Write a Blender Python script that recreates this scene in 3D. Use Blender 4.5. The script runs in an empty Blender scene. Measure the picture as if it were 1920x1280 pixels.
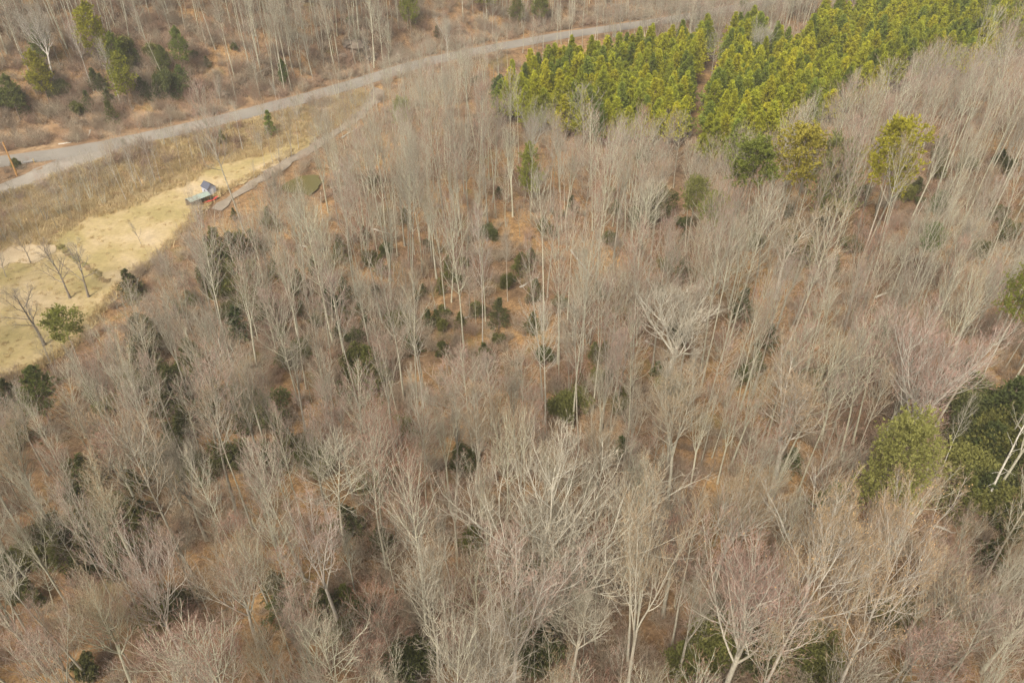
import bpy, math, random
import numpy as np
from mathutils import Vector, Matrix
from mathutils.geometry import delaunay_2d_cdt

# ------------------------------------------------------------------ camera, sky, sun, exposure
SC = bpy.context.scene
C = SC.collection
R = math.radians
PITCH, FPX, CAMH = R(38.0), 1440.0, 66.0
cam_d = bpy.data.cameras.new('camera'); cam = bpy.data.objects.new('camera', cam_d); C.objects.link(cam)
cam_d.sensor_width = 36.0; cam_d.lens = FPX/1920*36.0
cam_d.clip_start = 0.5; cam_d.clip_end = 3000
cam.location = (0, 0, CAMH); cam.rotation_euler = (R(90)-PITCH, 0, 0)
SC.camera = cam

SUN_EL, SUN_AZ = R(48), R(205)      # azimuth clockwise from +Y (view direction)
W = bpy.data.worlds.new("World"); SC.world = W; W.use_nodes = True
wn, wl = W.node_tree.nodes, W.node_tree.links
wn.clear()
sky = wn.new('ShaderNodeTexSky'); sky.sky_type = 'NISHITA'; sky.sun_disc = False
sky.sun_elevation = SUN_EL; sky.sun_rotation = SUN_AZ
sky.air_density = 0.6; sky.dust_density = 4.0; sky.ozone_density = 0.6
hs = wn.new('ShaderNodeHueSaturation'); hs.inputs['Saturation'].default_value = .35   # a thin overcast greys the sky
bg = wn.new('ShaderNodeBackground'); bg.inputs['Strength'].default_value = 0.135
wo = wn.new('ShaderNodeOutputWorld')
wl.new(sky.outputs[0], hs.inputs['Color']); wl.new(hs.outputs[0], bg.inputs[0]); wl.new(bg.outputs[0], wo.inputs[0])
sd = bpy.data.lights.new('sun', 'SUN'); sun = bpy.data.objects.new('sun', sd); C.objects.link(sun)
sd.energy = 2.7; sd.angle = R(16); sd.color = (1.0, 0.92, 0.785)
sv = Vector((math.sin(SUN_AZ)*math.cos(SUN_EL), math.cos(SUN_AZ)*math.cos(SUN_EL), math.sin(SUN_EL)))
sun.rotation_euler = sv.to_track_quat('Z', 'Y').to_euler()
SC.view_settings.view_transform = 'Standard'; SC.view_settings.look = 'None'
SC.view_settings.exposure = 0.8; SC.view_settings.gamma = 1.0
SC.view_settings.use_curve_mapping = False
SC.render.engine = 'CYCLES'
cy = SC.cycles
cy.use_denoising = True; cy.denoising_prefilter = 'NONE'; SC.render.filter_size = 1.2
cy.max_bounces = 4; cy.diffuse_bounces = 3; cy.glossy_bounces = 2; cy.transmission_bounces = 2
cy.volume_bounces = 0; cy.transparent_max_bounces = 4
cy.caustics_reflective = False; cy.caustics_refractive = False

# ------------------------------------------------------------------ projection and terrain
ST, CT = math.sin(PITCH), math.cos(PITCH)
def proj(x, y, z):
    """world -> photo pixel (1920x1280) and depth"""
    zz = z-CAMH
    dep = y*CT-zz*ST
    return 960+FPX*x/dep, 640-FPX*(y*ST+zz*CT)/dep, dep
def flat(px, py, z=0.0):
    u, v = (px-960)/FPX, (640-py)/FPX
    d = np.array((u, CT+ST*v, -ST+CT*v))
    t = (z-CAMH)/d[2]
    return d[0]*t, d[1]*t

ROADZ = 2.4
ROAD_PX = [(-160, 335), (-60, 313), (30, 300), (130, 287), (250, 264), (350, 242), (450, 217), (550, 191), (650, 163), (750, 131), (830, 110), (930, 90), (1050, 68), (1150, 54), (1270, 36), (1400, 12), (1560, -20)]
ROAD = np.array([flat(a, b, ROADZ) for a, b in ROAD_PX])
_rx = np.concatenate(([-600], ROAD[:, 0], [600])); 
_ry = np.concatenate(([ROAD[0, 1]-(ROAD[0, 0]+600)*0.42], ROAD[:, 1], [ROAD[-1, 1]+(600-ROAD[-1, 0])*0.42]))
def road_d(x, y):
    return (y-np.interp(x, _rx, _ry))*0.84
def sm(a, b, x):
    t = np.clip((np.asarray(x, float)-a)/(b-a), 0, 1); return t*t*(3-2*t)
def wob(x, y, s, p=0.0):
    return (np.sin(x/s+1.3*np.sin(y/(s*1.3)+p)+p)+np.sin(y/s*1.1+1.7*np.sin(x/(s*0.9)+2*p)+p*3)+np.sin((x+y)/s*0.7+p*5))/3
POND = [(518, 353), (545, 337), (570, 327), (596, 328), (606, 338), (597, 352), (580, 366), (558, 362), (538, 357)]
POND_W = [flat(a, b) for a, b in POND]; POND_M = np.mean(POND, 0); POND_C = np.mean(POND_W, 0)
def height(x, y):
    x = np.asarray(x, float); y = np.asarray(y, float)
    d = road_d(x, y)
    h = ROADZ*sm(-15, -4.5, d)
    dd = np.maximum(d-5.5, 0)
    slope = 0.56-0.22*sm(0, 90, x)
    h = h+slope*dd*sm(0, 9, dd)*(1/(1+np.maximum(dd-90, 0)*0.004))+1.1*sm(0, 4, dd)*(0.5+0.5*wob(x, y, 6, .7))
    h = h+sm(10, 45, dd)*(2.8*wob(x, y, 26, 1.0)+0.9*wob(x, y, 9, 2.0))
    # forest floor: gentle knolls, valley floor stays level
    fz = sm(-58, -20, x)*sm(-14, -40, d)
    pd = np.hypot(x-POND_C[0], y-POND_C[1]); fz = fz*sm(7, 24, pd)
    h = h+fz*(1.5+1.5*wob(x, y, 21, .3)+0.5*wob(x, y, 8, 1.9))+0.05*np.maximum(x-25, 0)*sm(-14, -40, d)
    h = h+0.12*wob(x, y, 11, 4.0)*sm(-6, -16, d)*sm(5, 12, pd)-.6*(1-sm(2.8, 6.0, pd))
    return h
_T = np.concatenate((np.arange(25, 320, 0.5), np.arange(320, 900, 2)))
def at(px, py, zo=0.0):
    """where the line of sight through a photo pixel meets the terrain (raised by zo)"""
    u, v = (px-960)/FPX, (640-py)/FPX
    X, Y, Z = u*_T, (CT+ST*v)*_T, CAMH+(-ST+CT*v)*_T
    k = np.argmax(Z-height(X, Y)-zo < 0)
    if k == 0: k = len(_T)-1
    a, b = _T[k-1], _T[k]
    for _ in range(12):
        m = (a+b)/2
        if CAMH+(-ST+CT*v)*m-height(u*m, (CT+ST*v)*m)-zo < 0: b = m
        else: a = m
    return u*b, (CT+ST*v)*b
def H(x, y): return float(height(x, y))
def inpoly(px, py, poly):
    c = False; j = len(poly)-1
    for i in range(len(poly)):
        (xi, yi), (xj, yj) = poly[i], poly[j]
        if (yi > py) != (yj > py) and px < (xj-xi)*(py-yi)/(yj-yi)+xi: c = not c
        j = i
    return c
def seg_d(px, py, line):
    best = 1e9
    for (ax, ay), (bx, by) in zip(line, line[1:]):
        dx, dy = bx-ax, by-ay
        t = max(0, min(1, ((px-ax)*dx+(py-ay)*dy)/(dx*dx+dy*dy+1e-9)))
        best = min(best, math.hypot(px-ax-t*dx, py-ay-t*dy))
    return best

# ------------------------------------------------------------------ materials
def mat(name):
    m = bpy.data.materials.new(name); m.use_nodes = True
    n = m.node_tree.nodes; b = n['Principled BSDF']
    b.inputs['Roughness'].default_value = 0.9
    b.inputs['Specular IOR Level'].default_value = 0.135
    return m, n, m.node_tree.links, b
def noise(n, l, vec, scale, detail=4, rough=.6):
    t = n.new('ShaderNodeTexNoise'); t.inputs['Scale'].default_value = scale
    t.inputs['Detail'].default_value = detail; t.inputs['Roughness'].default_value = rough
    if vec: l.new(vec, t.inputs['Vector'])
    return t.outputs['Fac']
def ramp(n, l, fac, stops):
    r = n.new('ShaderNodeValToRGB'); e = r.color_ramp.elements
    while len(e) < len(stops): e.new(0.5)
    for k, (p, c) in enumerate(stops):
        e[k].position = p; e[k].color = (*c, 1) if len(c) == 3 else c
    l.new(fac, r.inputs['Fac']); return r.outputs['Color']
def mixc(n, l, fac, a, b, mode='MIX'):
    m = n.new('ShaderNodeMix'); m.data_type = 'RGBA'; m.blend_type = mode
    for s, v in ((0, fac), (6, a), (7, b)):
        if hasattr(v, 'is_linked'): l.new(v, m.inputs[s])
        elif isinstance(v, (int, float)): m.inputs[s].default_value = v
        else: m.inputs[s].default_value = (*v, 1)
    return m.outputs[2]
def mrange(n, l, f, a, b, c=0., d=1.):
    m = n.new('ShaderNodeMapRange'); l.new(f, m.inputs[0])
    for k, v in enumerate((a, b, c, d)): m.inputs[k+1].default_value = v
    return m.outputs[0]
def coord(n, kind='Object'): return n.new('ShaderNodeTexCoord').outputs[kind]
def attr(n, name):
    a = n.new('ShaderNodeAttribute'); a.attribute_type = 'INSTANCER'; a.attribute_name = name
    return a.outputs['Color']
def bump(n, l, b, fac, strength, dist):
    u = n.new('ShaderNodeBump'); u.inputs['Strength'].default_value = strength; u.inputs['Distance'].default_value = dist
    l.new(fac, u.inputs['Height']); l.new(u.outputs[0], b.inputs['Normal'])

def m_tinted(name, prop, lichen=None, v0=.7, v1=1.25, sc=3.0, rough=.9, thin=0):
    m, n, l, b = mat(name); co = coord(n)
    f = noise(n, l, co, sc, 5, .65)
    g = mrange(n, l, f, .3, .7, v0, v1)
    col = mixc(n, l, 1.0, attr(n, prop), g, 'MULTIPLY')
    if lichen:
        f2 = mrange(n, l, noise(n, l, co, .9, 6, .7), .52, .66)
        col = mixc(n, l, f2, col, lichen)
    l.new(col, b.inputs['Base Color']); b.inputs['Roughness'].default_value = rough
    if thin:
        t = n.new('ShaderNodeBsdfTranslucent'); l.new(col, t.inputs['Color']); x = n.new('ShaderNodeMixShader'); x.inputs[0].default_value = thin
        l.new(b.outputs[0], x.inputs[1]); l.new(t.outputs[0], x.inputs[2]); l.new(x.outputs[0], n['Material Output'].inputs['Surface'])
    return m
M_BARK = m_tinted('bark', 'tint', (.46, .43, .33))
M_TWIG = m_tinted('twig', 'twig', None, .75, 1.25, .5)
M_LEAF = m_tinted('foliage', 'tint', None, .55, 1.45, 1.4, .6, .3)
M_NEEDLE = m_tinted('needles', 'tint', None, .6, 1.4, .9, .6, .42)
def m_simple(name, c0, c1, sc, rough=.85, spec=.2, bmp=0):
    m, n, l, b = mat(name); f = noise(n, l, coord(n), sc, 5)
    l.new(ramp(n, l, f, [(.3, c0), (.7, c1)]), b.inputs['Base Color'])
    b.inputs['Roughness'].default_value = rough; b.inputs['Specular IOR Level'].default_value = spec
    if bmp: bump(n, l, b, f, .6, bmp)
    return m
M_TAN = m_simple('dead_leaf', (.42, .25, .10), (.60, .40, .19), 3)
M_WOODIN = m_simple('pine_bark', (.16, .12, .09), (.26, .2, .15), 4)
M_PALEBARK = m_simple('pale_pine_bark', (.34, .29, .22), (.48, .43, .34), 2)
M_DEAD = m_simple('dead_wood', (.42, .38, .31), (.62, .58, .5), 3)
M_ROCK = m_simple('rock', (.10, .08, .06), (.24, .19, .14), 1.2, bmp=.15)

# ground: leaf litter
M_GROUND, n, l, b = mat('leaf_litter'); co = coord(n)
f1 = noise(n, l, co, .055, 5, .6); f2 = noise(n, l, co, .9, 6, .75); f3 = noise(n, l, co, 3.2, 4, .75); f4 = noise(n, l, co, .16, 5, .65)
c = ramp(n, l, f1, [(.34, (.185, .128, .08)), (.46, (.265, .172, .096)), (.55, (.36, .222, .102)), (.66, (.44, .278, .122))])
c = mixc(n, l, mrange(n, l, f2, .4, .6), mixc(n, l, 1.0, c, (.55, .52, .5), 'MULTIPLY'), c)
c = mixc(n, l, mrange(n, l, f3, .35, .7), mixc(n, l, 1.0, c, (.6, .58, .56), 'MULTIPLY'), mixc(n, l, 1.0, c, (1.35, 1.33, 1.3), 'MULTIPLY'))
c = mixc(n, l, mrange(n, l, f4, .56, .70, 0, .6), c, (.17, .155, .05))
l.new(c, b.inputs['Base Color']); bump(n, l, b, f3, .5, .12)

def m_field(name, stops, big, fine, dark=.75, bm=.05):
    m, n, l, b = mat(name); co = coord(n)
    c = ramp(n, l, noise(n, l, co, big, 5, .6), stops)
    f = noise(n, l, co, fine, 4, .7)
    c = mixc(n, l, mrange(n, l, f, .3, .7), mixc(n, l, 1.0, c, (dark, dark, dark), 'MULTIPLY'), c)
    l.new(c, b.inputs['Base Color']); bump(n, l, b, f, .5, bm)
    return m
M_LAWN = m_field('straw_lawn', [(.34, (.33, .265, .11)), (.46, (.40, .31, .14)), (.55, (.47, .36, .19)), (.66, (.53, .41, .25))], .11, 1.6, .72)
M_BANK = m_field('dry_bank', [(.3, (.27, .18, .105)), (.5, (.37, .25, .135)), (.7, (.46, .325, .18))], .12, 1.3, .62)
M_SAND = m_field('sandy_soil', [(.3, (.43, .33, .20)), (.7, (.52, .41, .26))], .3, 3, .85)
M_ROAD = m_field('worn_asphalt', [(.3, (.22, .197, .165)), (.7, (.29, .26, .215))], .12, 4, .9, .01)
M_GRAVEL = m_field('gravel', [(.3, (.24, .21, .17)), (.7, (.34, .30, .245))], .35, 5, .82, .03)
M_TRACK = m_field('dirt_track', [(.3, (.24, .195, .145)), (.7, (.34, .285, .215))], .5, 3, .75, .03)
M_CUT = m_field('cut_bank_soil', [(.3, (.20, .125, .07)), (.5, (.31, .195, .105)), (.7, (.42, .285, .16))], .2, 1.2, .6, .1)
def m_water(name, col, rough):
    m, n, l, b = mat(name); b.inputs['Base Color'].default_value = (*col, 1); b.inputs['Roughness'].default_value = rough
    b.inputs['Specular IOR Level'].default_value = .5
    bump(n, l, b, noise(n, l, coord(n), 2.5, 2), .1, .03); return m
M_POND = m_water('pond_water', (.125, .108, .035), .08)
M_CREEK = m_water('creek_water', (.20, .18, .16), .1)

# ------------------------------------------------------------------ mesh helpers
class MB:
    """collects quads / triangles and links them as one mesh"""
    def __init__(s): s.v = []; s.q = []; s.t = []; s.qm = []; s.tm = []; s.n = 0
    def add(s, v, q=None, t=None, mi=0):
        v = np.asarray(v, float).reshape(-1, 3)
        if q is not None and len(q): q = np.asarray(q, int).reshape(-1, 4); s.q.append(q+s.n); s.qm.append(np.full(len(q), mi))
        if t is not None and len(t): t = np.asarray(t, int).reshape(-1, 3); s.t.append(t+s.n); s.tm.append(np.full(len(t), mi))
        s.v.append(v); s.n += len(v)
    def box(s, c, size, rz=0.0, mi=0, M=None):
        d = np.array([[x, y, z] for x in (-.5, .5) for y in (-.5, .5) for z in (-.5, .5)])*np.array(size)
        ca, sa = math.cos(rz), math.sin(rz)
        d = d @ np.array([[ca, sa, 0], [-sa, ca, 0], [0, 0, 1]])
        s.add(d+np.array(c), q=[(0, 1, 3, 2), (4, 6, 7, 5), (0, 4, 5, 1), (2, 3, 7, 6), (0, 2, 6, 4), (1, 5, 7, 3)], mi=mi)
    def tubes(s, P, Rr, sides, mi=0, cap=False):
        P = np.asarray(P, float); Rr = np.asarray(Rr, float)
        B, m, _ = P.shape
        T = np.gradient(P, axis=1); T /= np.linalg.norm(T, axis=2, keepdims=True)+1e-9
        ref = np.where(np.abs(T[:, :1, 2:3]) > .8, np.array([1., 0, 0]), np.array([0, 0, 1.]))
        U = np.cross(T, np.broadcast_to(ref, T.shape)); U /= np.linalg.norm(U, axis=2, keepdims=True)+1e-9
        V = np.cross(T, U)
        a = np.arange(sides)*2*math.pi/sides
        off = np.cos(a)[None, None, :, None]*U[:, :, None, :]+np.sin(a)[None, None, :, None]*V[:, :, None, :]
        vv = P[:, :, None, :]+off*Rr[:, :, None, None]
        idx = np.arange(B*m*sides).reshape(B, m, sides)
        i0 = idx[:, :-1, :]; i1 = np.roll(i0, -1, 2); i3 = idx[:, 1:, :]; i2 = np.roll(i3, -1, 2)
        t = None
        if cap:
            t = [(idx[k, -1, 0], idx[k, -1, j], idx[k, -1, j+1]) for k in range(B) for j in range(1, sides-1)]
        s.add(vv, q=np.stack((i0, i1, i2, i3), -1), t=t, mi=mi)
    def mesh(s, name, mats, smooth=True):
        me = bpy.data.meshes.new(name)
        v = np.concatenate(s.v) if s.v else np.zeros((0, 3))
        q = np.concatenate(s.q) if s.q else np.zeros((0, 4), int); t = np.concatenate(s.t) if s.t else np.zeros((0, 3), int)
        me.vertices.add(len(v)); me.vertices.foreach_set('co', v.astype(np.float32).ravel())
        me.loops.add(q.size+t.size); me.loops.foreach_set('vertex_index', np.concatenate((q.ravel(), t.ravel())).astype(np.int32))
        me.polygons.add(len(q)+len(t))
        me.polygons.foreach_set('loop_start', np.concatenate((np.arange(len(q))*4, q.size+np.arange(len(t))*3)).astype(np.int32))
        mi = np.concatenate(s.qm+s.tm) if s.qm or s.tm else np.zeros(0)
        for m in mats: me.materials.append(m)
        me.polygons.foreach_set('material_index', mi.astype(np.int32))
        me.polygons.foreach_set('use_smooth', np.full(len(q)+len(t), smooth))
        me.update(calc_edges=True); me.validate()
        return me
    def obj(s, name, mats, parent=None, smooth=False):
        return link(name, s.mesh(name, mats if isinstance(mats, list) else [mats], smooth), parent)
def link(name, me, parent=None):
    o = bpy.data.objects.new(name, me); C.objects.link(o)
    if parent: o.parent = parent
    return o
def tag(o, label=None, cat=None, group=None, kind=None):
    if label: o['label'] = label
    if cat: o['category'] = cat
    if group: o['group'] = group
    if kind: o['kind'] = kind
    return o
def thing(name, label, cat, loc, rz=0, group=None):
    o = bpy.data.objects.new(name, None); C.objects.link(o); o.location = loc; o.rotation_euler = (0, 0, rz)
    o.empty_display_size = .3
    return tag(o, label, cat, group)

# ------------------------------------------------------------------ bare trees: vectorised branching
GOLD = 2.399963
def unit(v): return v/(np.linalg.norm(v, axis=-1, keepdims=True)+1e-9)
def stem(rg, L, r0, r1, m, wobble, pos=(0, 0, 0), d=(0, 0, 1), up=.0):
    P = np.zeros((1, m, 3)); p = np.array(pos, float); d = unit(np.array(d, float)); P[0, 0] = p
    for k in range(1, m):
        d = unit(d+rg.normal(0, wobble, 3)*np.array((1, 1, .3))+np.array((0, 0, up)))
        p = p+d*L/(m-1); P[0, k] = p
    t = np.linspace(0, 1, m)
    Rr = r0+(r1-r0)*t**.8
    if pos[2] <= 0: Rr[0] *= 1.35
    return P, Rr[None]
def kids(rg, P, Rr, n, t0, t1, a0, a1, ln, prof, up, wb, m, rk, rmax, rtip, lj=.28):
    B, npt, _ = P.shape
    tt = (np.arange(n)+rg.random((B, n)))/n
    t = t0+(t1-t0)*tt
    f = np.clip(t*(npt-1), 0, npt-1.001); i = f.astype(int); w = (f-i)[..., None]
    bi = np.arange(B)[:, None]
    pos = P[bi, i]*(1-w)+P[bi, i+1]*w
    tan = unit(P[bi, i+1]-P[bi, i])
    rad = Rr[bi, i]*(1-w[..., 0])+Rr[bi, i+1]*w[..., 0]
    plen = np.linalg.norm(np.diff(P, axis=1), axis=2).sum(1)[:, None]
    L = plen*ln*prof(tt)*rg.uniform(1-lj, 1+lj, (B, n))
    ang = a0+(a1-a0)*tt+rg.normal(0, .13, (B, n))
    az = np.arange(n)[None]*GOLD+rg.random((B, 1))*6.28+rg.normal(0, .35, (B, n))
    ref = np.where(np.abs(tan[..., 2:3]) > .85, np.array([1., 0, 0]), np.array([0, 0, 1.]))
    U = unit(np.cross(tan, ref)); V = np.cross(tan, U)
    d = np.cos(ang)[..., None]*tan+np.sin(ang)[..., None]*(np.cos(az)[..., None]*U+np.sin(az)[..., None]*V)
    K = B*n
    p = pos.reshape(K, 3); d = unit(d.reshape(K, 3)); L = L.reshape(K)
    out = np.zeros((K, m, 3)); out[:, 0] = p
    for k in range(1, m):
        d = unit(d+np.array((0, 0, up))+rg.normal(0, wb, (K, 3)))
        p = p+d*(L/(m-1))[:, None]; out[:, k] = p
    r0 = np.minimum(rad.reshape(K)*rk, rmax)
    r0 = np.maximum(r0, rtip)
    s = np.linspace(0, 1, m)
    return out, r0[:, None]+(rtip-r0)[:, None]*s[None]**.85
def twigs(rg, mb, P, Rr, n, L, ang, up, w, mi):
    """last order: single slivers, one or two triangles each"""
    Q, _ = kids(rg, P, Rr, n, .15, 1.0, ang, ang*.7, 1e-6, lambda t: 1, 0, 0, 2, 1, 1, .001)
    K = len(Q); b = Q[:, 0]; d = unit(Q[:, 1]-Q[:, 0]); d = unit(d+np.array((0, 0, up*2))+rg.normal(0, .10, (K, 3)))
    ll = L*rg.uniform(.5, 1.3, (K, 1)); e = b+d*ll
    s = unit(np.cross(d, rg.normal(0, 1, (K, 3))))*w
    mid = b+d*ll*.5+rg.normal(0, .04, (K, 3))*L
    v = np.stack((b-s, b+s, mid+s*.8, e, mid-s*.8), 1)
    i = np.arange(K)[:, None]*5
    mb.add(v, q=i+np.array([[0, 1, 2, 4]]), t=i+np.array([[4, 2, 3]]), mi=mi)
    return e
one = lambda t: np.ones_like(t)
LEAFY = {}
def gen(form, seed, lod=1.0):
    """-> trunk MB, list of limb MBs, crown MB, height, crown radius"""
    rg = np.random.default_rng(seed)
    tr, cr, limbs = MB(), MB(), []
    u = lambda a, b: rg.uniform(a, b)
    n_ = lambda k: max(2, int(round(k*lod)))
    tw = .009/math.sqrt(lod)
    leaf_ends = []
    def fine(P, Rr, L, upb=.12, nt=5, ang=.6, mi=1):
        leaf_ends.append(twigs(rg, cr, P, Rr, n_(nt), L, ang, upb, tw, mi))
    if form in ('slender', 'feathery', 'sparse'):
        Hh = {'slender': u(21, 25), 'feathery': u(16, 20), 'sparse': u(19, 24)}[form]
        r0 = {'slender': .21, 'feathery': .16, 'sparse': .17}[form]*u(.9, 1.15)
        cb = {'slender': u(.42, .55), 'feathery': u(.3, .4), 'sparse': u(.5, .62)}[form]
        ln = {'slender': .20, 'feathery': .24, 'sparse': .14}[form]*u(.9, 1.15)
        up = {'slender': .2, 'feathery': .11, 'sparse': .18}[form]
        P0, R0 = stem(rg, Hh, r0, .018, 12, .022)
        tr.tubes(P0, R0, 7)
        n1 = {'slender': 26, 'feathery': 32, 'sparse': 18}[form]
        a0, a1 = {'slender': (.95, .45), 'feathery': (1.05, .5), 'sparse': (1.0, .5)}[form]
        P1, R1 = kids(rg, P0, R0, n1, cb, .98, a0, a1, ln, lambda t: .45+.95*np.sin(np.pi*np.clip(.15+t*.8, 0, 1))*(1-.35*t), up, .07, 6, .6, .1, .022)
        cr.tubes(P1, R1, 4 if lod > .7 else 3, 0)
        P2, R2 = kids(rg, P1, R1, n_(7), .22, 1.0, .75, .5, .42, lambda t: 1.15-.5*t, .2, .1, 4, .7, .045, .015)
        cr.tubes(P2, R2, 3, 0)
        P3, R3 = kids(rg, P2, R2, n_(3.4), .2, 1.0, .7, .5, .55, lambda t: 1.1-.4*t, .16, .12, 3, .75, .018, .008)
        cr.tubes(P3, R3, 3, 1)
        fine(P3, R3, .55 if form != 'feathery' else .6, .12, {'slender': 2, 'feathery': 3, 'sparse': 2}[form])
        rc = Hh*ln*1.2
    elif form in ('vase', 'spreading', 'leafy'):
        Hh = {'vase': u(18, 22), 'spreading': u(17, 20), 'leafy': u(16, 20)}[form]
        fk = {'vase': u(.34, .46), 'spreading': u(.36, .46), 'leafy': u(.3, .42)}[form]
        r0 = {'vase': .24, 'spreading': .27, 'leafy': .22}[form]*u(.9, 1.1)
        P0, R0 = stem(rg, Hh*fk, r0, r0*.66, 6, .03)
        if form == 'leafy': P0, R0 = stem(rg, Hh*.95, r0, .03, 10, .035)
        tr.tubes(P0, R0, 8)
        if form == 'leafy':
            P1, R1 = kids(rg, P0, R0, 16, fk, .97, 1.05, .5, .30, lambda t: .5+.9*np.sin(np.pi*np.clip(.2+.75*t, 0, 1)), .10, .09, 7, .55, .09, .014)
        else:
            nl = {'vase': 5, 'spreading': 9}[form]
            tip = P0[0, -1]
            P1l, R1l = [], []
            for k in range(nl):
                az = k*GOLD+u(-.3, .3); inc = {'vase': u(.12, .48), 'spreading': u(.15, .82)}[form]
                if k == 0: inc *= .3
                fq = 5-(0 if k == 0 else u(0, 1.7 if form == 'spreading' else .9)); iq = min(int(fq), 4); st = P0[0, iq]*(1-fq+iq)+P0[0, iq+1]*(fq-iq)
                dd = (math.cos(az)*math.sin(inc), math.sin(az)*math.sin(inc), math.cos(inc))
                L = Hh*(1-fk)*{'vase': u(.85, 1.08), 'spreading': u(.62, .95)}[form]
                p, r = stem(rg, L, r0*u(.34, .52), .016, 9, .085 if form == 'spreading' else .055, st, dd, .11 if form == 'spreading' else .07)
                P1l.append(p); R1l.append(r)
            P1, R1 = np.concatenate(P1l), np.concatenate(R1l)
        if form == 'leafy': cr.tubes(P1, R1, 4, 0)
        else:
            for k in range(len(P1)):
                mb = MB(); mb.tubes(P1[k:k+1], R1[k:k+1], 5); limbs.append(mb)
        n2 = {'vase': 14, 'spreading': 13, 'leafy': 9}[form]
        P2, R2 = kids(rg, P1, R1, n2, .2, 1.0, .75, .5, {'vase': .28, 'spreading': .42, 'leafy': .38}[form], lambda t: 1.25-.75*t, .2, .12, 6, .66, .07, .014)
        cr.tubes(P2, R2, 4 if lod > .7 else 3, 0)
        P3, R3 = kids(rg, P2, R2, n_(6), .2, 1.0, .8, .5, .45, lambda t: 1.15-.5*t, .18, .13, 4, .66, .032, .009)
        cr.tubes(P3, R3, 3, 0)
        P4, R4 = kids(rg, P3, R3, n_(4), .2, 1.0, .75, .5, .55, lambda t: 1.1-.4*t, .08, .14, 3, .7, .011, .005)
        cr.tubes(P4, R4, 3, 1)
        fine(P4, R4, .42, .10, 2)
        rc = {'vase': Hh*.25, 'spreading': Hh*.36, 'leafy': Hh*.27}[form]
    elif form == 'thin':
        Hh = u(9, 12)
        P0, R0 = stem(rg, Hh, .07, .01, 8, .05); tr.tubes(P0, R0, 5)
        P1, R1 = kids(rg, P0, R0, 20, .3, .98, .95, .5, .25, lambda t: 1.1-.6*t, .1, .09, 5, .5, .03, .007)
        cr.tubes(P1, R1, 3, 1)
        P2, R2 = kids(rg, P1, R1, n_(6), .2, 1, .75, .5, .45, lambda t: 1.1-.4*t, .1, .12, 3, .6, .012, .005)
        cr.tubes(P2, R2, 3, 1)
        fine(P2, R2, .5, .12, 5)
        rc = Hh*.2
    elif form == 'multi':      # clump of slim stems
        Hh = u(9, 13)
        Ps, Rs = [], []
        for k in range(5):
            az = k*1.3+u(-.4, .4); inc = u(.05, .35)
            p, r = stem(rg, Hh*u(.8, 1), .07, .01, 8, .05, (.25*math.cos(az), .25*math.sin(az), 0), (math.cos(az)*math.sin(inc), math.sin(az)*math.sin(inc), math.cos(inc)), .02)
            Ps.append(p); Rs.append(r)
        P0, R0 = np.concatenate(Ps), np.concatenate(Rs); tr.tubes(P0, R0, 5)
        P1, R1 = kids(rg, P0, R0, 12, .3, .98, .85, .5, .26, lambda t: 1.1-.5*t, .1, .09, 5, .5, .03, .007)
        cr.tubes(P1, R1, 3, 1)
        P2, R2 = kids(rg, P1, R1, n_(6), .2, 1, .75, .5, .45, lambda t: 1.1-.4*t, .1, .12, 3, .6, .012, .005)
        cr.tubes(P2, R2, 3, 1)
        fine(P2, R2, .45, .12, 4)
        rc = Hh*.3
    elif form == 'open':       # lawn tree: low fork, open crown
        Hh = u(9, 11)
        P0, R0 = stem(rg, Hh*.9, .21, .03, 9, .06); tr.tubes(P0, R0, 6)
        P1, R1 = kids(rg, P0, R0, 13, .3, .97, .95, .45, .42, lambda t: 1.15-.7*t, .07, .12, 7, .62, .11, .02)
        cr.tubes(P1, R1, 4, 0)
        P2, R2 = kids(rg, P1, R1, 7, .25, 1, .8, .5, .38, lambda t: 1.1-.5*t, .05, .14, 4, .65, .045, .012)
        cr.tubes(P2, R2, 3, 0)
        P3, R3 = kids(rg, P2, R2, 4, .2, 1, .8, .5, .5, one, .05, .14, 3, .6, .012, .006)
        cr.tubes(P3, R3, 3, 1)
        fine(P3, R3, .3, .05, 3)
        rc = Hh*.35
    elif form == 'snag':       # dead trunk with stubs
        Hh = u(15, 18)
        P0, R0 = stem(rg, Hh, .2, .05, 12, .03); tr.tubes(P0, R0, 7, cap=True)
        P1, R1 = kids(rg, P0, R0, 14, .3, .97, 1.4, 1.1, .09, one, -.02, .12, 4, .4, .05, .012, .7)
        cr.tubes(P1, R1, 4, 0)
        rc = 1.0
    if leaf_ends and (form == 'leafy' or seed % 7 == 3):
        e = leaf_ends[-1]
        e = e[rg.random(len(e)) < (.13 if form == 'leafy' else .03)]
        e = e+rg.normal(0, .05, e.shape); K = len(e)
        a = unit(rg.normal(0, 1, (K, 3))); b2 = unit(np.cross(a, rg.normal(0, 1, (K, 3))))
        s = rg.uniform(.035, .065, (K, 1))
        v = np.stack((e-a*s, e-b2*s*.6, e+a*s, e+b2*s*.6), 1)
        cr.add(v, q=np.arange(K)[:, None]*4+np.arange(4)[None], mi=2)
    return tr, limbs, cr, Hh, rc

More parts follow.
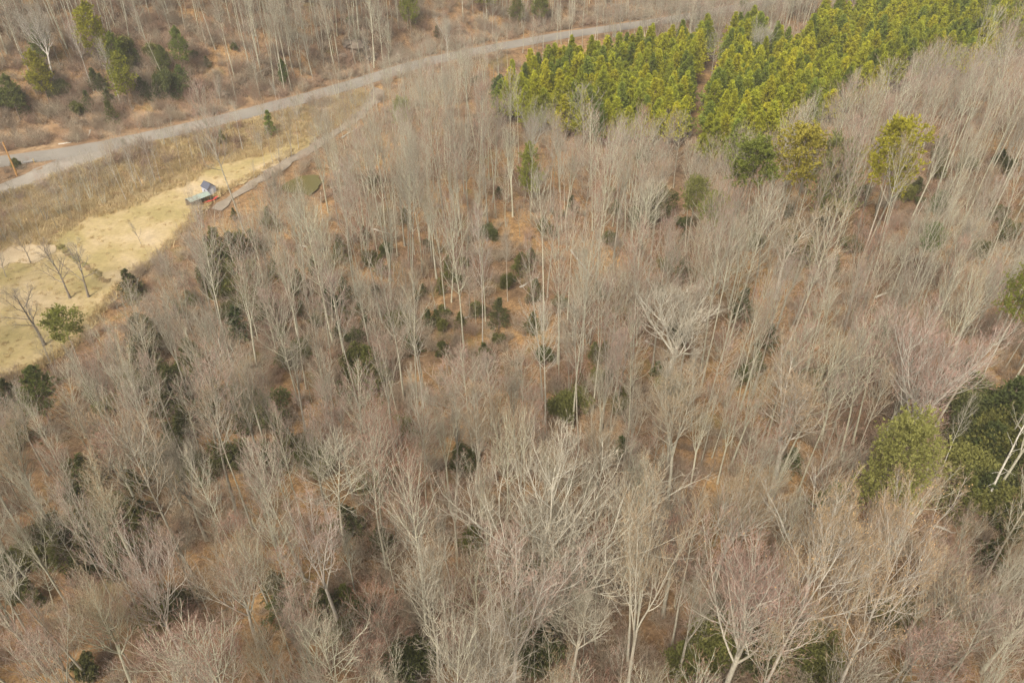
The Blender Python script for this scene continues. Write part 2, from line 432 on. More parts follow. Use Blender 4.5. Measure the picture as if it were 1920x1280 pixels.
# ------------------------------------------------------------------ evergreen generators
def blades(rg, mb, pts, dirs, k, L, w, spread, mi):
    """k narrow pointed faces splayed round each point"""
    K = len(pts)*k
    b = np.repeat(pts, k, 0); d = unit(np.repeat(dirs, k, 0)+rg.normal(0, spread, (K, 3)))
    ll = L*rg.uniform(.6, 1.3, (K, 1)); s = unit(np.cross(d, rg.normal(0, 1, (K, 3))))*w*rg.uniform(.7, 1.3, (K, 1))
    v = np.stack((b-d*ll*.2, b+d*ll*.35+s, b+d*ll, b+d*ll*.35-s), 1)
    mb.add(v, q=np.arange(K)[:, None]*4+np.arange(4)[None], mi=mi)
def gen_pine(seed, Hh, rad, cb, wh, nb, tuft, k, L, w, prof, droop=.1, r0=.12, gap=0.0, ang=1.25):
    rg = np.random.default_rng(seed); tr, cr = MB(), MB()
    P0, R0 = stem(rg, Hh, r0, .02, 10, .018); tr.tubes(P0, R0, 6)
    for q in range(wh):
        t = cb+(1-cb)*(q+.3)/wh
        if gap and rg.random() < gap*.5 and q < wh-3: continue
        tt = (t-cb)/(1-cb); n = max(3, int(nb*(1-.4*tt)))
        Pq, Rq = kids(rg, P0, R0, n, max(t-.012, 0), min(t+.012, .995), ang-.55*tt, ang-.55*tt, rad/Hh*max(prof(tt), .08), one, .07-droop*(1-tt), .05, 6, .4, .05, .008, .3)
        if gap:
            keep = rg.random(len(Pq)) > gap; Pq, Rq = Pq[keep], Rq[keep]
            if not len(Pq): continue
        cr.tubes(Pq, Rq, 3, 1)
        S, RS = kids(rg, Pq, Rq, tuft, .18, 1.0, .95, .6, .36, lambda t: 1.1-.55*t, .12, .12, 3, .5, .012, .006)
        pts = np.concatenate((S[:, 1], S[:, 2], Pq[:, 4], Pq[:, 5])); dr = np.concatenate((S[:, 2]-S[:, 1], S[:, 2]-S[:, 1], Pq[:, 5]-Pq[:, 4], Pq[:, 5]-Pq[:, 4]))
        blades(rg, cr, pts, unit(unit(dr)+np.array((0, 0, .35))), k, L, w, .55, 0)
    blades(rg, cr, P0[0, -2:], np.array([[0, 0, 1.], [0, 0, 1.]]), 12, L*1.2, w, .6, 0)
    return tr, cr
def gen_shrub(seed, rad, hh, n, leaf, lumps=13, open_=.0):
    rg = np.random.default_rng(seed); st, fo = MB(), MB()
    ctr = np.stack((rg.uniform(-.6, .6, lumps)*rad, rg.uniform(-.6, .6, lumps)*rad, rg.uniform(.3, .82, lumps)*hh), 1)
    ctr[:, 2] *= 1-.35*(np.hypot(ctr[:, 0], ctr[:, 1])/rad)**2
    lr = rg.uniform(.18, .42, lumps)*rad
    for k in range(lumps):
        p = np.linspace((0, 0, 0), ctr[k], 5)+rg.normal(0, .06, (5, 3)); p[0] = (rg.normal(0, .08), rg.normal(0, .08), 0)
        st.tubes(p[None], np.linspace(.05, .012, 5)[None], 4)
    i = rg.integers(0, lumps, n); d = unit(rg.normal(0, 1, (n, 3)))
    pts = ctr[i]+d*lr[i][:, None]*(rg.random((n, 1))**.4)*np.array((1, 1, .85))
    pts[:, 2] = np.maximum(pts[:, 2], .12)
    far = rg.random(n) < .12; pts[far] += d[far]*rg.uniform(.1, .4, (far.sum(), 1))*np.array((1, 1, .8))
    pts[:, 2] = np.maximum(pts[:, 2], .1)
    blades(rg, fo, pts, unit(d+np.array((0, 0, .5))), 2, leaf, leaf*.32, .6, 0)
    return st, fo

# ------------------------------------------------------------------ libraries of meshes
RNG = np.random.default_rng(77); random.seed(5)
class Kind: pass
def rc_of(cr, rc, form):
    if form == 'snag': return 1.0
    v = np.concatenate(cr.v); return float(np.percentile(np.hypot(v[:, 0], v[:, 1]), 95))
LIB, LOD = {}, {}
def make_lib():
    plan = {'slender': (11, 12, 14, 15, 16), 'feathery': (21, 22, 23, 25), 'sparse': (31, 32, 33), 'vase': (41, 42, 43, 45), 'spreading': (51, 52, 53, 54), 'leafy': (61, 62), 'thin': (71, 72), 'multi': (81, 82), 'open': (91, 92, 93), 'snag': (101, 102)}
    for form, seeds in plan.items():
        LIB[form] = []
        for sd_ in seeds:
            tr, limbs, cr, Hh, rc = gen(form, sd_)
            k = Kind(); k.H, k.rc = Hh, rc_of(cr, rc, form)
            k.trunk = tr.mesh('trunk', [M_BARK]); k.crown = cr.mesh('crown', [M_BARK, M_TWIG, M_TAN])
            k.limbs = [x.mesh('limb', [M_BARK]) for x in limbs]
            LIB[form].append(k)
    for form, seeds in {'slender': (11, 17, 18), 'feathery': (23, 24), 'sparse': (32, 34, 36), 'vase': (44,), 'thin': (73, 74), 'multi': (83,)}.items():
        LOD[form] = []
        for sd_ in seeds:
            tr, limbs, cr, Hh, rc = gen(form, sd_, .62)
            rcq = rc_of(cr, rc, form)
            for x in [tr]+limbs:
                for vv, qq in zip(x.v, x.q): pass
                off = cr.n
                cr.v += x.v; cr.q += [q+off for q in x.q]; cr.qm += x.qm; cr.n += x.n
                if x.t: cr.t += [t+off for t in x.t]; cr.tm += x.tm
            k = Kind(); k.H, k.rc = Hh, rcq; k.me = cr.mesh('bare_tree_mesh', [M_BARK, M_TWIG, M_TAN]); LOD[form].append(k)
make_lib()
GREY = [(.43, .40, .295), (.36, .33, .25), (.47, .44, .325), (.30, .27, .205), (.45, .43, .31)]
TWIGC = {'greyish': [(.32, .275, .20), (.29, .25, .185), (.35, .305, .225)],
         'pinkish': [(.355, .24, .185), (.34, .225, .175), (.345, .25, .20)],
         'tawny': [(.35, .26, .155), (.33, .24, .145)],
         'reddish': [(.33, .19, .135), (.31, .175, .125)]}
TGT = {'slender': .15, 'feathery': .245, 'sparse': .10, 'vase': .215, 'spreading': .27, 'leafy': .21, 'thin': .17, 'multi': .26, 'open': .32}

# ------------------------------------------------------------------ photo regions (photo pixels)
LAWN = [(-60, 478), (0, 462), (40, 452), (90, 450), (150, 408), (190, 395), (260, 378), (300, 352), (345, 340), (400, 305), (480, 288), (560, 262), (590, 256), (585, 272), (540, 298), (490, 328), (440, 352), (405, 372), (380, 398), (345, 432), (300, 482), (262, 515), (225, 545), (195, 580), (150, 640), (130, 655), (80, 690), (0, 720), (-60, 745)]
PL_A = [(925, 155), (960, 150), (1000, 122), (1060, 103), (1130, 92), (1200, 82), (1290, 66), (1350, 52), (1420, 37), (1436, 58), (1400, 82), (1348, 112), (1314, 165), (1302, 212), (1270, 228), (1200, 208), (1140, 218), (1080, 204), (1010, 198), (950, 178)]
PL_B = [(1318, 225), (1322, 160), (1352, 108), (1440, 70), (1510, 66), (1530, 28), (1600, 5), (1700, -30), (1900, -70), (1990, -40), (1960, 20), (1890, 75), (1830, 98), (1770, 84), (1720, 105), (1640, 145), (1560, 178), (1480, 208), (1430, 235), (1380, 260), (1335, 262)]
TRACK = [(712, 168), (700, 188), (680, 212), (650, 236), (600, 268), (565, 290), (530, 310), (490, 335), (452, 358), (420, 382), (402, 394)]
SPUR = [(-80, 378), (0, 352), (60, 333), (130, 306), (175, 292), (215, 276)]
SHEDBOX = [(350, 335), (420, 332), (425, 390), (395, 398), (350, 385)]
OPEN = [([(1345, 100), (1312, 165), (1303, 225), (1292, 270)], 14), ([(1290, 262), (1262, 360), (1240, 440)], 12), ([(975, 505), (970, 560), (945, 600)], 26), ([(820, 680), (775, 700)], 28), ([(1065, 515), (1085, 520)], 18), ([(930, 450), (925, 470)], 16), ([(640, 440), (648, 470)], 14), ([(700, 500), (690, 520)], 16), ([(1020, 640), (1000, 610)], 16), ([(1100, 700), (1120, 705)], 16), ([(1450, 735), (1430, 725)], 16), ([(905, 640), (880, 655)], 16), ([(560, 830), (600, 825)], 16), ([(750, 1010), (730, 1020)], 18), ([(470, 1140), (440, 1130)], 24), ([(1235, 1130), (1210, 1150)], 22), ([(310, 670), (305, 690)], 12), ([(1600, 480), (1590, 510)], 16), ([(1690, 1000), (1720, 1005)], 18), ([(560, 960), (540, 930)], 14), ([(280, 950), (300, 960)], 16), ([(1545, 500), (1560, 470)], 14), ([(1390, 640), (1370, 690)], 16), ([(1560, 285), (1600, 340)], 10), ([(1790, 780), (1900, 930)], 26)]
HILLCLEAR = [(0, 290), (0, 215), (60, 225), (150, 215), (260, 200), (400, 195), (400, 225), (250, 256), (130, 280)]
SHRUBS = [(495, 800, 42), (700, 735, 40), (680, 705, 30), (1060, 790, 34), (1085, 775, 26), (1003, 560, 17), (978, 515, 20), (912, 452, 22), (1228, 412, 30), (1195, 425, 24), (1240, 385, 20), (1388, 605, 26), (1278, 520, 22), (778, 660, 18), (420, 505, 34), (455, 490, 26), (400, 545, 26), (480, 475, 22), (395, 520, 20), (620, 592, 26), (650, 570, 20), (830, 665, 16), (935, 645, 13), (98, 1030, 44), (250, 1075, 34), (300, 1160, 46), (350, 1150, 30), (55, 1140, 30), (1345, 1240, 56), (1420, 1260, 50), (1500, 1240, 46), (1860, 960, 60), (1810, 900, 50), (1890, 890, 56), (1835, 800, 44), (1780, 960, 40), (1900, 1000, 40), (1850, 1065, 30), (1545, 1035, 20), (1665, 1180, 44), (1000, 1250, 44), (1090, 1120, 36), (875, 880, 30), (1160, 860, 20), (660, 1005, 32), (625, 1010, 24), (1412, 700, 20), (298, 655, 22), (182, 750, 24), (205, 780, 22), (290, 865, 24), (35, 765, 28), (770, 1265, 46), (170, 1270, 26), (1115, 680, 16), (1205, 300, 14), (760, 420, 12), (935, 370, 10), (700, 345, 14), (1330, 400, 14), (1530, 440, 18), (1480, 880, 20), (540, 690, 22), (575, 855, 24), (1010, 1090, 26), (1610, 375, 14), (1760, 300, 14), (1890, 330, 16), (520, 520, 16), (560, 560, 18), (870, 500, 12), (1200, 480, 14),
 # hillside thicket
 (245, 118, 20), (262, 124, 14), (290, 112, 18), (300, 126, 14), (318, 178, 20), (335, 186, 15), (300, 186, 14), (285, 190, 12), (170, 205, 14), (150, 218, 11), (30, 200, 22), (10, 206, 18), (50, 214, 12), (110, 190, 17), (124, 178, 14), (180, 165, 17), (196, 172, 13), (95, 160, 18), (70, 172, 14), (205, 195, 13), (365, 110, 8), (390, 125, 8), (440, 95, 8), (655, 45, 7), (33, 316, 10), (2, 548, 10), (440, 412, 8), (895, 160, 10), (820, 70, 9)]
_r = random.Random(9)
for (cx0, cy0, sx0, sy0, n0, r0, r1) in ((430, 560, 130, 90, 22, 16, 30), (330, 760, 150, 90, 22, 20, 34), (900, 620, 260, 90, 16, 12, 22), (1450, 480, 250, 90, 16, 12, 22), (110, 1060, 120, 80, 10, 26, 44), (640, 860, 160, 70, 12, 18, 30), (620, 480, 120, 60, 10, 12, 20), (760, 560, 260, 110, 16, 10, 17), (1100, 700, 220, 90, 10, 12, 20), (250, 900, 200, 120, 10, 18, 30), (1840, 880, 60, 120, 14, 34, 56), (1420, 1230, 110, 40, 5, 34, 50), (700, 620, 120, 60, 8, 12, 22), (1150, 480, 180, 90, 10, 10, 18), (1750, 330, 130, 60, 10, 10, 18), (700, 1130, 300, 90, 12, 22, 36), (220, 160, 110, 40, 6, 10, 16), (1500, 700, 200, 120, 8, 16, 26)):
    for _ in range(n0): SHRUBS.append((_r.gauss(cx0, sx0*.6), _r.gauss(cy0, sy0*.6), _r.uniform(r0, r1)))
SHRUBS = [(a, b, q) for a, b, q in SHRUBS if not (a < 620 and inpoly(a, b, LAWN) and b > 300) and not (a < 700 and seg_d(a, b, ROAD_PX) < 16)]
SHRUB_SEE = [(a, b, q) for a, b, q in SHRUBS if b > 250]
def blocked(px, py):
    if not (-80 < px < 2000 and -90 < py < 1300): return 0.0
    if px < 620 and (inpoly(px, py, LAWN) or inpoly(px, py, SHEDBOX)): return 1.0
    if px < 640 and inpoly((px-POND_M[0])*.82+POND_M[0], (py-POND_M[1])*.82+POND_M[1], POND): return 1.0
    if -80 < px < 1000:
        dr = seg_d(px, py, ROAD_PX)
        if dr < 12: return .82 if px < 600 else .42
        if px < 240 and seg_d(px, py, SPUR) < 13: return .95
        if seg_d(px, py, TRACK) < 7: return .75
    if py < 270 and px > 900 and (inpoly(px, py, PL_A) or inpoly(px, py, PL_B)): return .965
    if seg_d(px, py, OPEN[0][0]) < 15: return 1.0
    for line, r in OPEN:
        if seg_d(px, py, line) < r: return .9
    for (a, b, q) in SHRUB_SEE:
        if abs(a-px) < q*.8 and abs(b-q*.5-py) < q*.8: return .55 if q < 32 else .7
    return 0.0

# ------------------------------------------------------------------ setting: ground, road, lawn, water
gx = np.concatenate((np.arange(-520, -200, 12), np.arange(-200, 200, 2.5), np.arange(200, 521, 12)))
gy = np.concatenate((np.arange(-60, 10, 10), np.arange(10, 300, 2.5), np.arange(300, 800, 12)))
GX, GY = np.meshgrid(gx, gy); nx, ny = len(gx), len(gy)
mb = MB(); ii = np.arange(nx*ny).reshape(ny, nx)
mb.add(np.stack((GX, GY, height(GX, GY)-0.0), -1), q=np.stack((ii[:-1, :-1], ii[:-1, 1:], ii[1:, 1:], ii[1:, :-1]), -1))
tag(mb.obj('ground', M_GROUND, smooth=True), 'leaf littered forest floor of the valley and hillside', kind='structure')

def drape(name, poly, m, zo, step=3.0, rough=.6, label=None, seed=1, level=None):
    rg = random.Random(seed); pts = []
    n = len(poly)
    for k in range(n):
        a, b = np.array(poly[k]), np.array(poly[(k+1) % n]); L = np.linalg.norm(b-a); q = max(1, int(L/1.0))
        for j in range(q):
            p = a+(b-a)*j/q
            pts.append((p[0]+rg.uniform(-rough, rough), p[1]+rg.uniform(-rough, rough)))
    nb_ = len(pts)
    xs = [p[0] for p in pts]; ys = [p[1] for p in pts]
    y = min(ys)
    while y < max(ys):
        x = min(xs)
        while x < max(xs):
            if inpoly(x, y, pts[:nb_]): pts.append((x, y))
            x += step
        y += step
    vs, es, fs, *_ = delaunay_2d_cdt([Vector(p) for p in pts], [], [list(range(nb_))], 1, 1e-4)
    mb = MB(); v = np.array([(p.x, p.y, (H(p.x, p.y) if level is None else level)+zo) for p in vs])
    mb.add(v, t=[f for f in fs if len(f) == 3])
    o = mb.obj(name, m, smooth=True); tag(o, label, kind='structure'); return o
def ribbon(name, pts, wd, m, zo, label, fixz=None, edge=.25, seed=3):
    """a strip of the given width along a polyline, five points across"""
    rg = random.Random(seed); P = []
    for a, b in zip(pts, pts[1:]):
        a, b = np.array(a), np.array(b); q = max(1, int(np.linalg.norm(b-a)/1.5))
        P += [a+(b-a)*j/q for j in range(q)]
    P.append(np.array(pts[-1])); P = np.array(P)
    for _ in range(6): P[1:-1] = (P[:-2]+2*P[1:-1]+P[2:])/4
    T = unit(np.gradient(P, axis=0)); N = np.stack((-T[:, 1], T[:, 0]), 1)
    w = wd if np.ndim(wd) else np.full(len(P), wd)
    if np.ndim(wd): w = np.interp(np.linspace(0, 1, len(P)), np.linspace(0, 1, len(wd)), wd)
    rows = []
    for s in (-.5, -.25, 0, .25, .5):
        o_ = w*s+(np.array([rg.uniform(-edge, edge) for _ in P]) if abs(s) == .5 else 0)
        q = P+N*o_[:, None]
        z = height(q[:, 0], q[:, 1])+zo if fixz is None else np.full(len(q), fixz)
        rows.append(np.column_stack((q, z+.04*(1-4*s*s))))
    V = np.stack(rows, 1); k = len(P); idx = np.arange(k*5).reshape(k, 5)
    mb = MB(); mb.add(V, q=np.stack((idx[:-1, :-1], idx[:-1, 1:], idx[1:, 1:], idx[1:, :-1]), -1))
    return tag(mb.obj(name, m, smooth=True), label, kind='structure')
lawn_w = [flat(a, b) for a, b in LAWN]
drape('lawn', lawn_w, M_LAWN, .12, 2.5, .7, 'straw coloured lawn along the valley floor', 2)
bank_px = [(-70, 392), (0, 362), (60, 342), (130, 316), (200, 292), (280, 268), (380, 246), (480, 222), (580, 196), (680, 168), (700, 195), (650, 230), (590, 258), (480, 290), (400, 308), (345, 342), (300, 354), (260, 380), (190, 397), (150, 410), (90, 452), (0, 465), (-70, 482)]
drape('bank', [at(a, b) for a, b in bank_px], M_BANK, .08, 2.5, .6, 'dry brushy bank below the road', 5)
verge = [(120, 303), (60, 297), (0, 310), (-60, 326), (-70, 352), (0, 338), (60, 322), (110, 309)]
drape('verge', [at(a, b) for a, b in verge], M_CUT, .10, 2.5, .3, 'orange brown verge between the two roads', 6)
cut_px = [(0, 288), (130, 276), (250, 254), (400, 226), (560, 180), (700, 140), (700, 120), (560, 152), (420, 190), (300, 205), (180, 222), (60, 240), (0, 245), (-80, 255), (-80, 305)]
drape('cut_bank', [at(a, b) for a, b in cut_px], M_CUT, .10, 2.0, .9, 'bare orange soil slope above the road', 7)
drape('sandy_patch', [flat(a, b) for a, b in ((0, 466), (60, 452), (100, 458), (105, 475), (70, 492), (20, 498), (-40, 510), (-50, 480))], M_SAND, .18, 2.5, .6, 'pale sandy soil patch on the lawn', 9)
ribbon('road_shoulder', [tuple(p) for p in ROAD], 8.4, M_CUT, .06, 'orange grit shoulder beside the road', None, .5, 4)
ribbon('road', [tuple(p) for p in ROAD], 5.6, M_ROAD, .14, 'worn grey two lane road along the foot of the hill', None, .15)
ribbon('gravel_road', [flat(a, b, ROADZ) for a, b in SPUR], [5.5, 5.5, 5.5, 6, 7.5, 8], M_GRAVEL, .11, 'pale gravel road joining the main road', None, .3)
ribbon('driveway', [at(a, b) for a, b in TRACK], [2.6, 2.5, 2.4, 2.4, 2.4, 2.0], M_TRACK, .15, 'grey brown gravel driveway past the pond to the shed', None, .55)
drape('pond', POND_W, M_POND, -.12, 2.5, .3, 'murky green pond', 11, 0.0)
CREEK = [(-60, 762), (0, 741), (34, 736)]
ribbon('creek', [flat(a, b) for a, b in CREEK], [4.5, 3.6, 1.6], M_CREEK, .14, 'grey creek beyond the lower lawn', None, .4)

# ------------------------------------------------------------------ thin air between the camera and the far hill
M_HAZE = bpy.data.materials.new('haze'); M_HAZE.use_nodes = True
n, l = M_HAZE.node_tree.nodes, M_HAZE.node_tree.links
n.remove(n['Principled BSDF']); pv = n.new('ShaderNodeVolumePrincipled')
pv.inputs['Color'].default_value = (.95, .92, .85, 1); pv.inputs['Density'].default_value = .00045; pv.inputs['Anisotropy'].default_value = .2
l.new(pv.outputs[0], n['Material Output'].inputs['Volume'])
mb = MB(); top = max(float(np.max(height(GX, GY)))+30, CAMH+20); bot = float(np.min(height(GX, GY)))-1
mb.box((0, 370, (top+bot)/2), (1060, 880, top-bot)); tag(mb.obj('haze', M_HAZE), 'thin pale haze lying over the valley', kind='stuff')

# ------------------------------------------------------------------ small built things
M_SLATE = m_simple('slate_roof', (.075, .08, .105), (.11, .115, .14), 6)
M_SIDING = m_simple('grey_siding', (.36, .38, .44), (.44, .46, .52), 1.5)
M_TRIM = m_simple('white_trim', (.6, .6, .6), (.7, .7, .68), 2)
M_GREENMETAL = m_simple('green_metal', (.23, .285, .235), (.33, .375, .32), .8, .5, .4)
M_POST = m_simple('weathered_wood', (.20, .16, .12), (.3, .25, .19), 4)
M_RED = m_simple('red_plastic', (.62, .03, .035), (.75, .05, .05), 2, .4, .5)
M_DARK = m_simple('dark_clutter', (.03, .028, .025), (.08, .07, .06), 3)
M_POLE = m_simple('orange_timber', (.42, .22, .07), (.56, .32, .12), 3)
M_YEL = m_simple('yellow_paint', (.6, .38, .04), (.7, .46, .06), 3)
M_ZINC = m_simple('galvanised_steel', (.38, .38, .37), (.52, .52, .5), 3, .5, .5)

sx, sy = at(394, 363); sz = H(sx, sy)
AX = R(48)
shed = thing('shed', 'small grey shed with dark slate gable roof beside the lawn', 'shed', (sx, sy, sz), AX)
shed.scale = (.66, .66, .72)
w_, l_, e_, rg_ = 2.5, 3.2, 2.1, 3.05      # ridge along local y
m1 = MB(); m1.add([(-w_/2, -l_/2, 0), (w_/2, -l_/2, 0), (w_/2, l_/2, 0), (-w_/2, l_/2, 0), (-w_/2, -l_/2, e_), (w_/2, -l_/2, e_), (w_/2, l_/2, e_), (-w_/2, l_/2, e_), (0, -l_/2, rg_), (0, l_/2, rg_)],
    q=[(0, 1, 5, 4), (1, 2, 6, 5), (2, 3, 7, 6), (3, 0, 4, 7)], t=[(4, 5, 8), (6, 7, 9)]); m1.obj('wall', M_SIDING, shed)
m1 = MB()
sl = math.atan2(rg_-e_, w_/2); ov = .22
for s in (-1, 1):
    a = np.array((0, 0, rg_+.05)); dx, dz = math.cos(sl)*(w_/2/math.cos(sl)+ov)*s, -math.sin(sl)*(w_/2/math.cos(sl)+ov)
    p = []
    for th in (0, .07):
        for yy in (-l_/2-ov, l_/2+ov): p += [(0, yy, rg_+.04+th), (dx, yy, rg_+.04+dz+th)]
    m1.add(p, q=[(0, 2, 3, 1), (4, 5, 7, 6), (0, 1, 5, 4), (2, 6, 7, 3), (1, 3, 7, 5)])
m1.obj('roof', M_SLATE, shed)
m1 = MB(); m1.box((0, -l_/2-.03, .95), (.95, .05, 1.85)); dr = m1.obj('door', M_TRIM, shed)
m1 = MB(); m1.box((.36, -l_/2-.07, .95), (.05, .05, .14)); m1.obj('handle', M_DARK, dr)
m1 = MB(); m1.box((-w_/2-.02, 0, 1.3), (.05, .7, .7)); wi = m1.obj('window', M_TRIM, shed)
m1 = MB(); m1.box((-w_/2-.05, 0, 1.3), (.02, .56, .56)); m1.obj('pane', M_DARK, wi)

cx_, cy_ = at(374, 383); cz_ = H(cx_, cy_)
cp = thing('carport', 'open carport with faded green metal roof in front of the shed', 'carport', (cx_, cy_, cz_), AX)
cp.scale = (.72, .66, .66)
m1 = MB(); nr = 22
Lc, Wc = 5.6, 3.4
def cpz(v): return 2.75-.33*abs(v+.3)
vs = []
for k in range(nr*2+1):
    xx = -Lc/2+Lc*k/(nr*2); rib = .05 if k % 4 == 0 else 0
    for v in (-Wc/2, -.3, Wc/2): vs.append((xx, v, cpz(v)+rib))
idx = np.arange(len(vs)).reshape(-1, 3)
m1.add(vs, q=np.stack((idx[:-1, :-1], idx[1:, :-1], idx[1:, 1:], idx[:-1, 1:]), -1))
m1.add([(a, b, c_-.06) for a, b, c_ in vs], q=np.stack((idx[:-1, :-1], idx[:-1, 1:], idx[1:, 1:], idx[1:, :-1]), -1))
m1.obj('roof', M_GREENMETAL, cp)
for xx in (-Lc/2+.2, 0, Lc/2-.2):
    for v in (-Wc/2+.15, Wc/2-.15):
        m1 = MB(); m1.box((xx, v, cpz(v)/2-.05), (.12, .12, cpz(v)-.1)); m1.obj('post', M_POST, cp)
for v in (-Wc/2+.15, Wc/2-.15):
    m1 = MB(); m1.box((0, v+.1, cpz(v)-.16), (Lc-.3, .06, .14)); m1.obj('beam', M_POST, cp)
m1 = MB(); m1.box((0, Wc/2-.28, 1.15), (Lc-.6, .05, 2.1)); m1.obj('back_panel', M_POST, cp)
def local(o, x, y, z=0):
    ca, sa = math.cos(AX), math.sin(AX); return (o[0]+ca*x-sa*y, o[1]+sa*x+ca*y, z)
def put_local(name, label, cat, x, y, build, rz=0):
    p = local((cx_, cy_), x, y); t = thing(name, label, cat, (p[0], p[1], H(p[0], p[1])+.02), AX+rz); t.scale = (.6, .6, .6)
    for pn, mb_, m_ in build: mb_.obj(pn, m_, t)
    return t
b1 = MB(); b1.box((0, 0, .75), (1.5, .8, .07)); b2 = MB()
legs = []
for a in (-.65, .65):
    for b_ in (-.3, .3):
        q_ = MB(); q_.box((a, b_, .36), (.07, .07, .71)); legs.append(('leg', q_, M_DARK))
put_local('workbench', 'dark workbench standing in the shade under the carport', 'workbench', -.8, .3, [('top', b1, M_DARK)]+legs)
def crate():
    q = []
    for z in (.1, .3, .5):
        for s in (-1, 1):
            k = MB(); k.box((s*.4, 0, z), (.03, .8, .14)); q.append(('slat', k, M_POST))
            k = MB(); k.box((0, s*.4, z), (.74, .03, .14)); q.append(('slat', k, M_POST))
    k = MB(); k.box((0, 0, .02), (.76, .76, .03)); q.append(('base', k, M_POST)); return q
put_local('crate', 'slatted wooden crate in the shade under the carport', 'crate', .6, .2, crate(), .2)

# red kayak lying on the gravel in front of the carport
kx, ky = at(397, 378)
ky_ = thing('kayak', 'bright red kayak lying on the gravel beside the carport', 'kayak', (kx, ky, H(kx, ky)+.2), R(54)); ky_.scale = (1.0, 1.0, 1.0)
m1 = MB(); ns = 15; rr = []
for k in range(ns):
    t = -1+2*k/(ns-1); wdt = .38*max(1-abs(t)**2.2, .02); rock = .16*abs(t)**3
    for a in range(10):
        q = a/10*2*math.pi; rr.append((t*1.65, wdt*math.cos(q), .17+rock+(.17 if math.sin(q) < 0 else .10)*math.sin(q)*max(1-abs(t)**3, .1)))
idx = np.arange(ns*10).reshape(ns, 10)
m1.add(rr, q=np.stack((idx[:-1], np.roll(idx[:-1], -1, 1), np.roll(idx[1:], -1, 1), idx[1:]), -1)); m1.obj('hull', M_RED, ky_, True)
m1 = MB(); a = np.arange(17)*2*math.pi/16; ring = np.stack((.42*np.cos(a)+.05, .24*np.sin(a), np.full(17, .285)), 1)
m1.tubes(ring[None], np.full((1, 17), .03), 5); m1.obj('cockpit_rim', M_DARK, ky_)
m1 = MB(); a = np.arange(16)*2*math.pi/16
m1.add([(.05, 0, .277)]+[(.05+.4*math.cos(x), .22*math.sin(x), .277) for x in a], t=[(0, 1+k, 1+(k+1) % 16) for k in range(16)]); m1.obj('seat', M_DARK, ky_)

# pole, rail and marker by the junction
px_, py_ = at(32, 329)
pole = thing('utility_pole', 'orange brown timber pole beside the road junction', 'pole', (px_, py_, H(px_, py_)-.1))
m1 = MB(); m1.tubes(np.array([[(0, 0, 0), (0.02, 0, 2), (0, 0, 4.5), (0, 0, 6.6)]]), np.array([[.16, .15, .135, .12]]), 10, cap=True); m1.obj('shaft', M_POLE, pole)
for z in (5.9, 6.2):
    m1 = MB(); m1.tubes(np.array([[(-.14, 0, z), (-.28, 0, z), (-.28, 0, z+.12)]]), np.array([[.02, .02, .04]]), 5, cap=True); m1.obj('insulator', M_ZINC, pole)
gx1, gy1 = at(47, 309); gx2, gy2 = at(62, 306)
ga = math.atan2(gy2-gy1, gx2-gx1); gL = math.hypot(gx2-gx1, gy2-gy1)
gr = thing('guard_rail', 'short galvanised guard rail on the verge by the junction', 'guard rail', (gx1, gy1, H(gx1, gy1)), ga)
m1 = MB(); prof_ = [(0, .42), (.05, .47), (0, .52), (0, .56), (.05, .61), (0, .66)]
vv = [(x, -y_, z) for x in (-.1, gL+.1) for y_, z in prof_]; m1.add(vv, q=[(k, k+1, k+7, k+6) for k in range(5)]); m1.obj('rail', M_ZINC, gr)
for k in range(3):
    m1 = MB(); m1.box((gL*k/2, .08, .33), (.12, .12, .7)); m1.obj('post', M_POST, gr)
m1 = MB(); m1.box((gL+.25, 0, .45), (.06, .5, .7)); m1.obj('end_marker', M_YEL, gr)

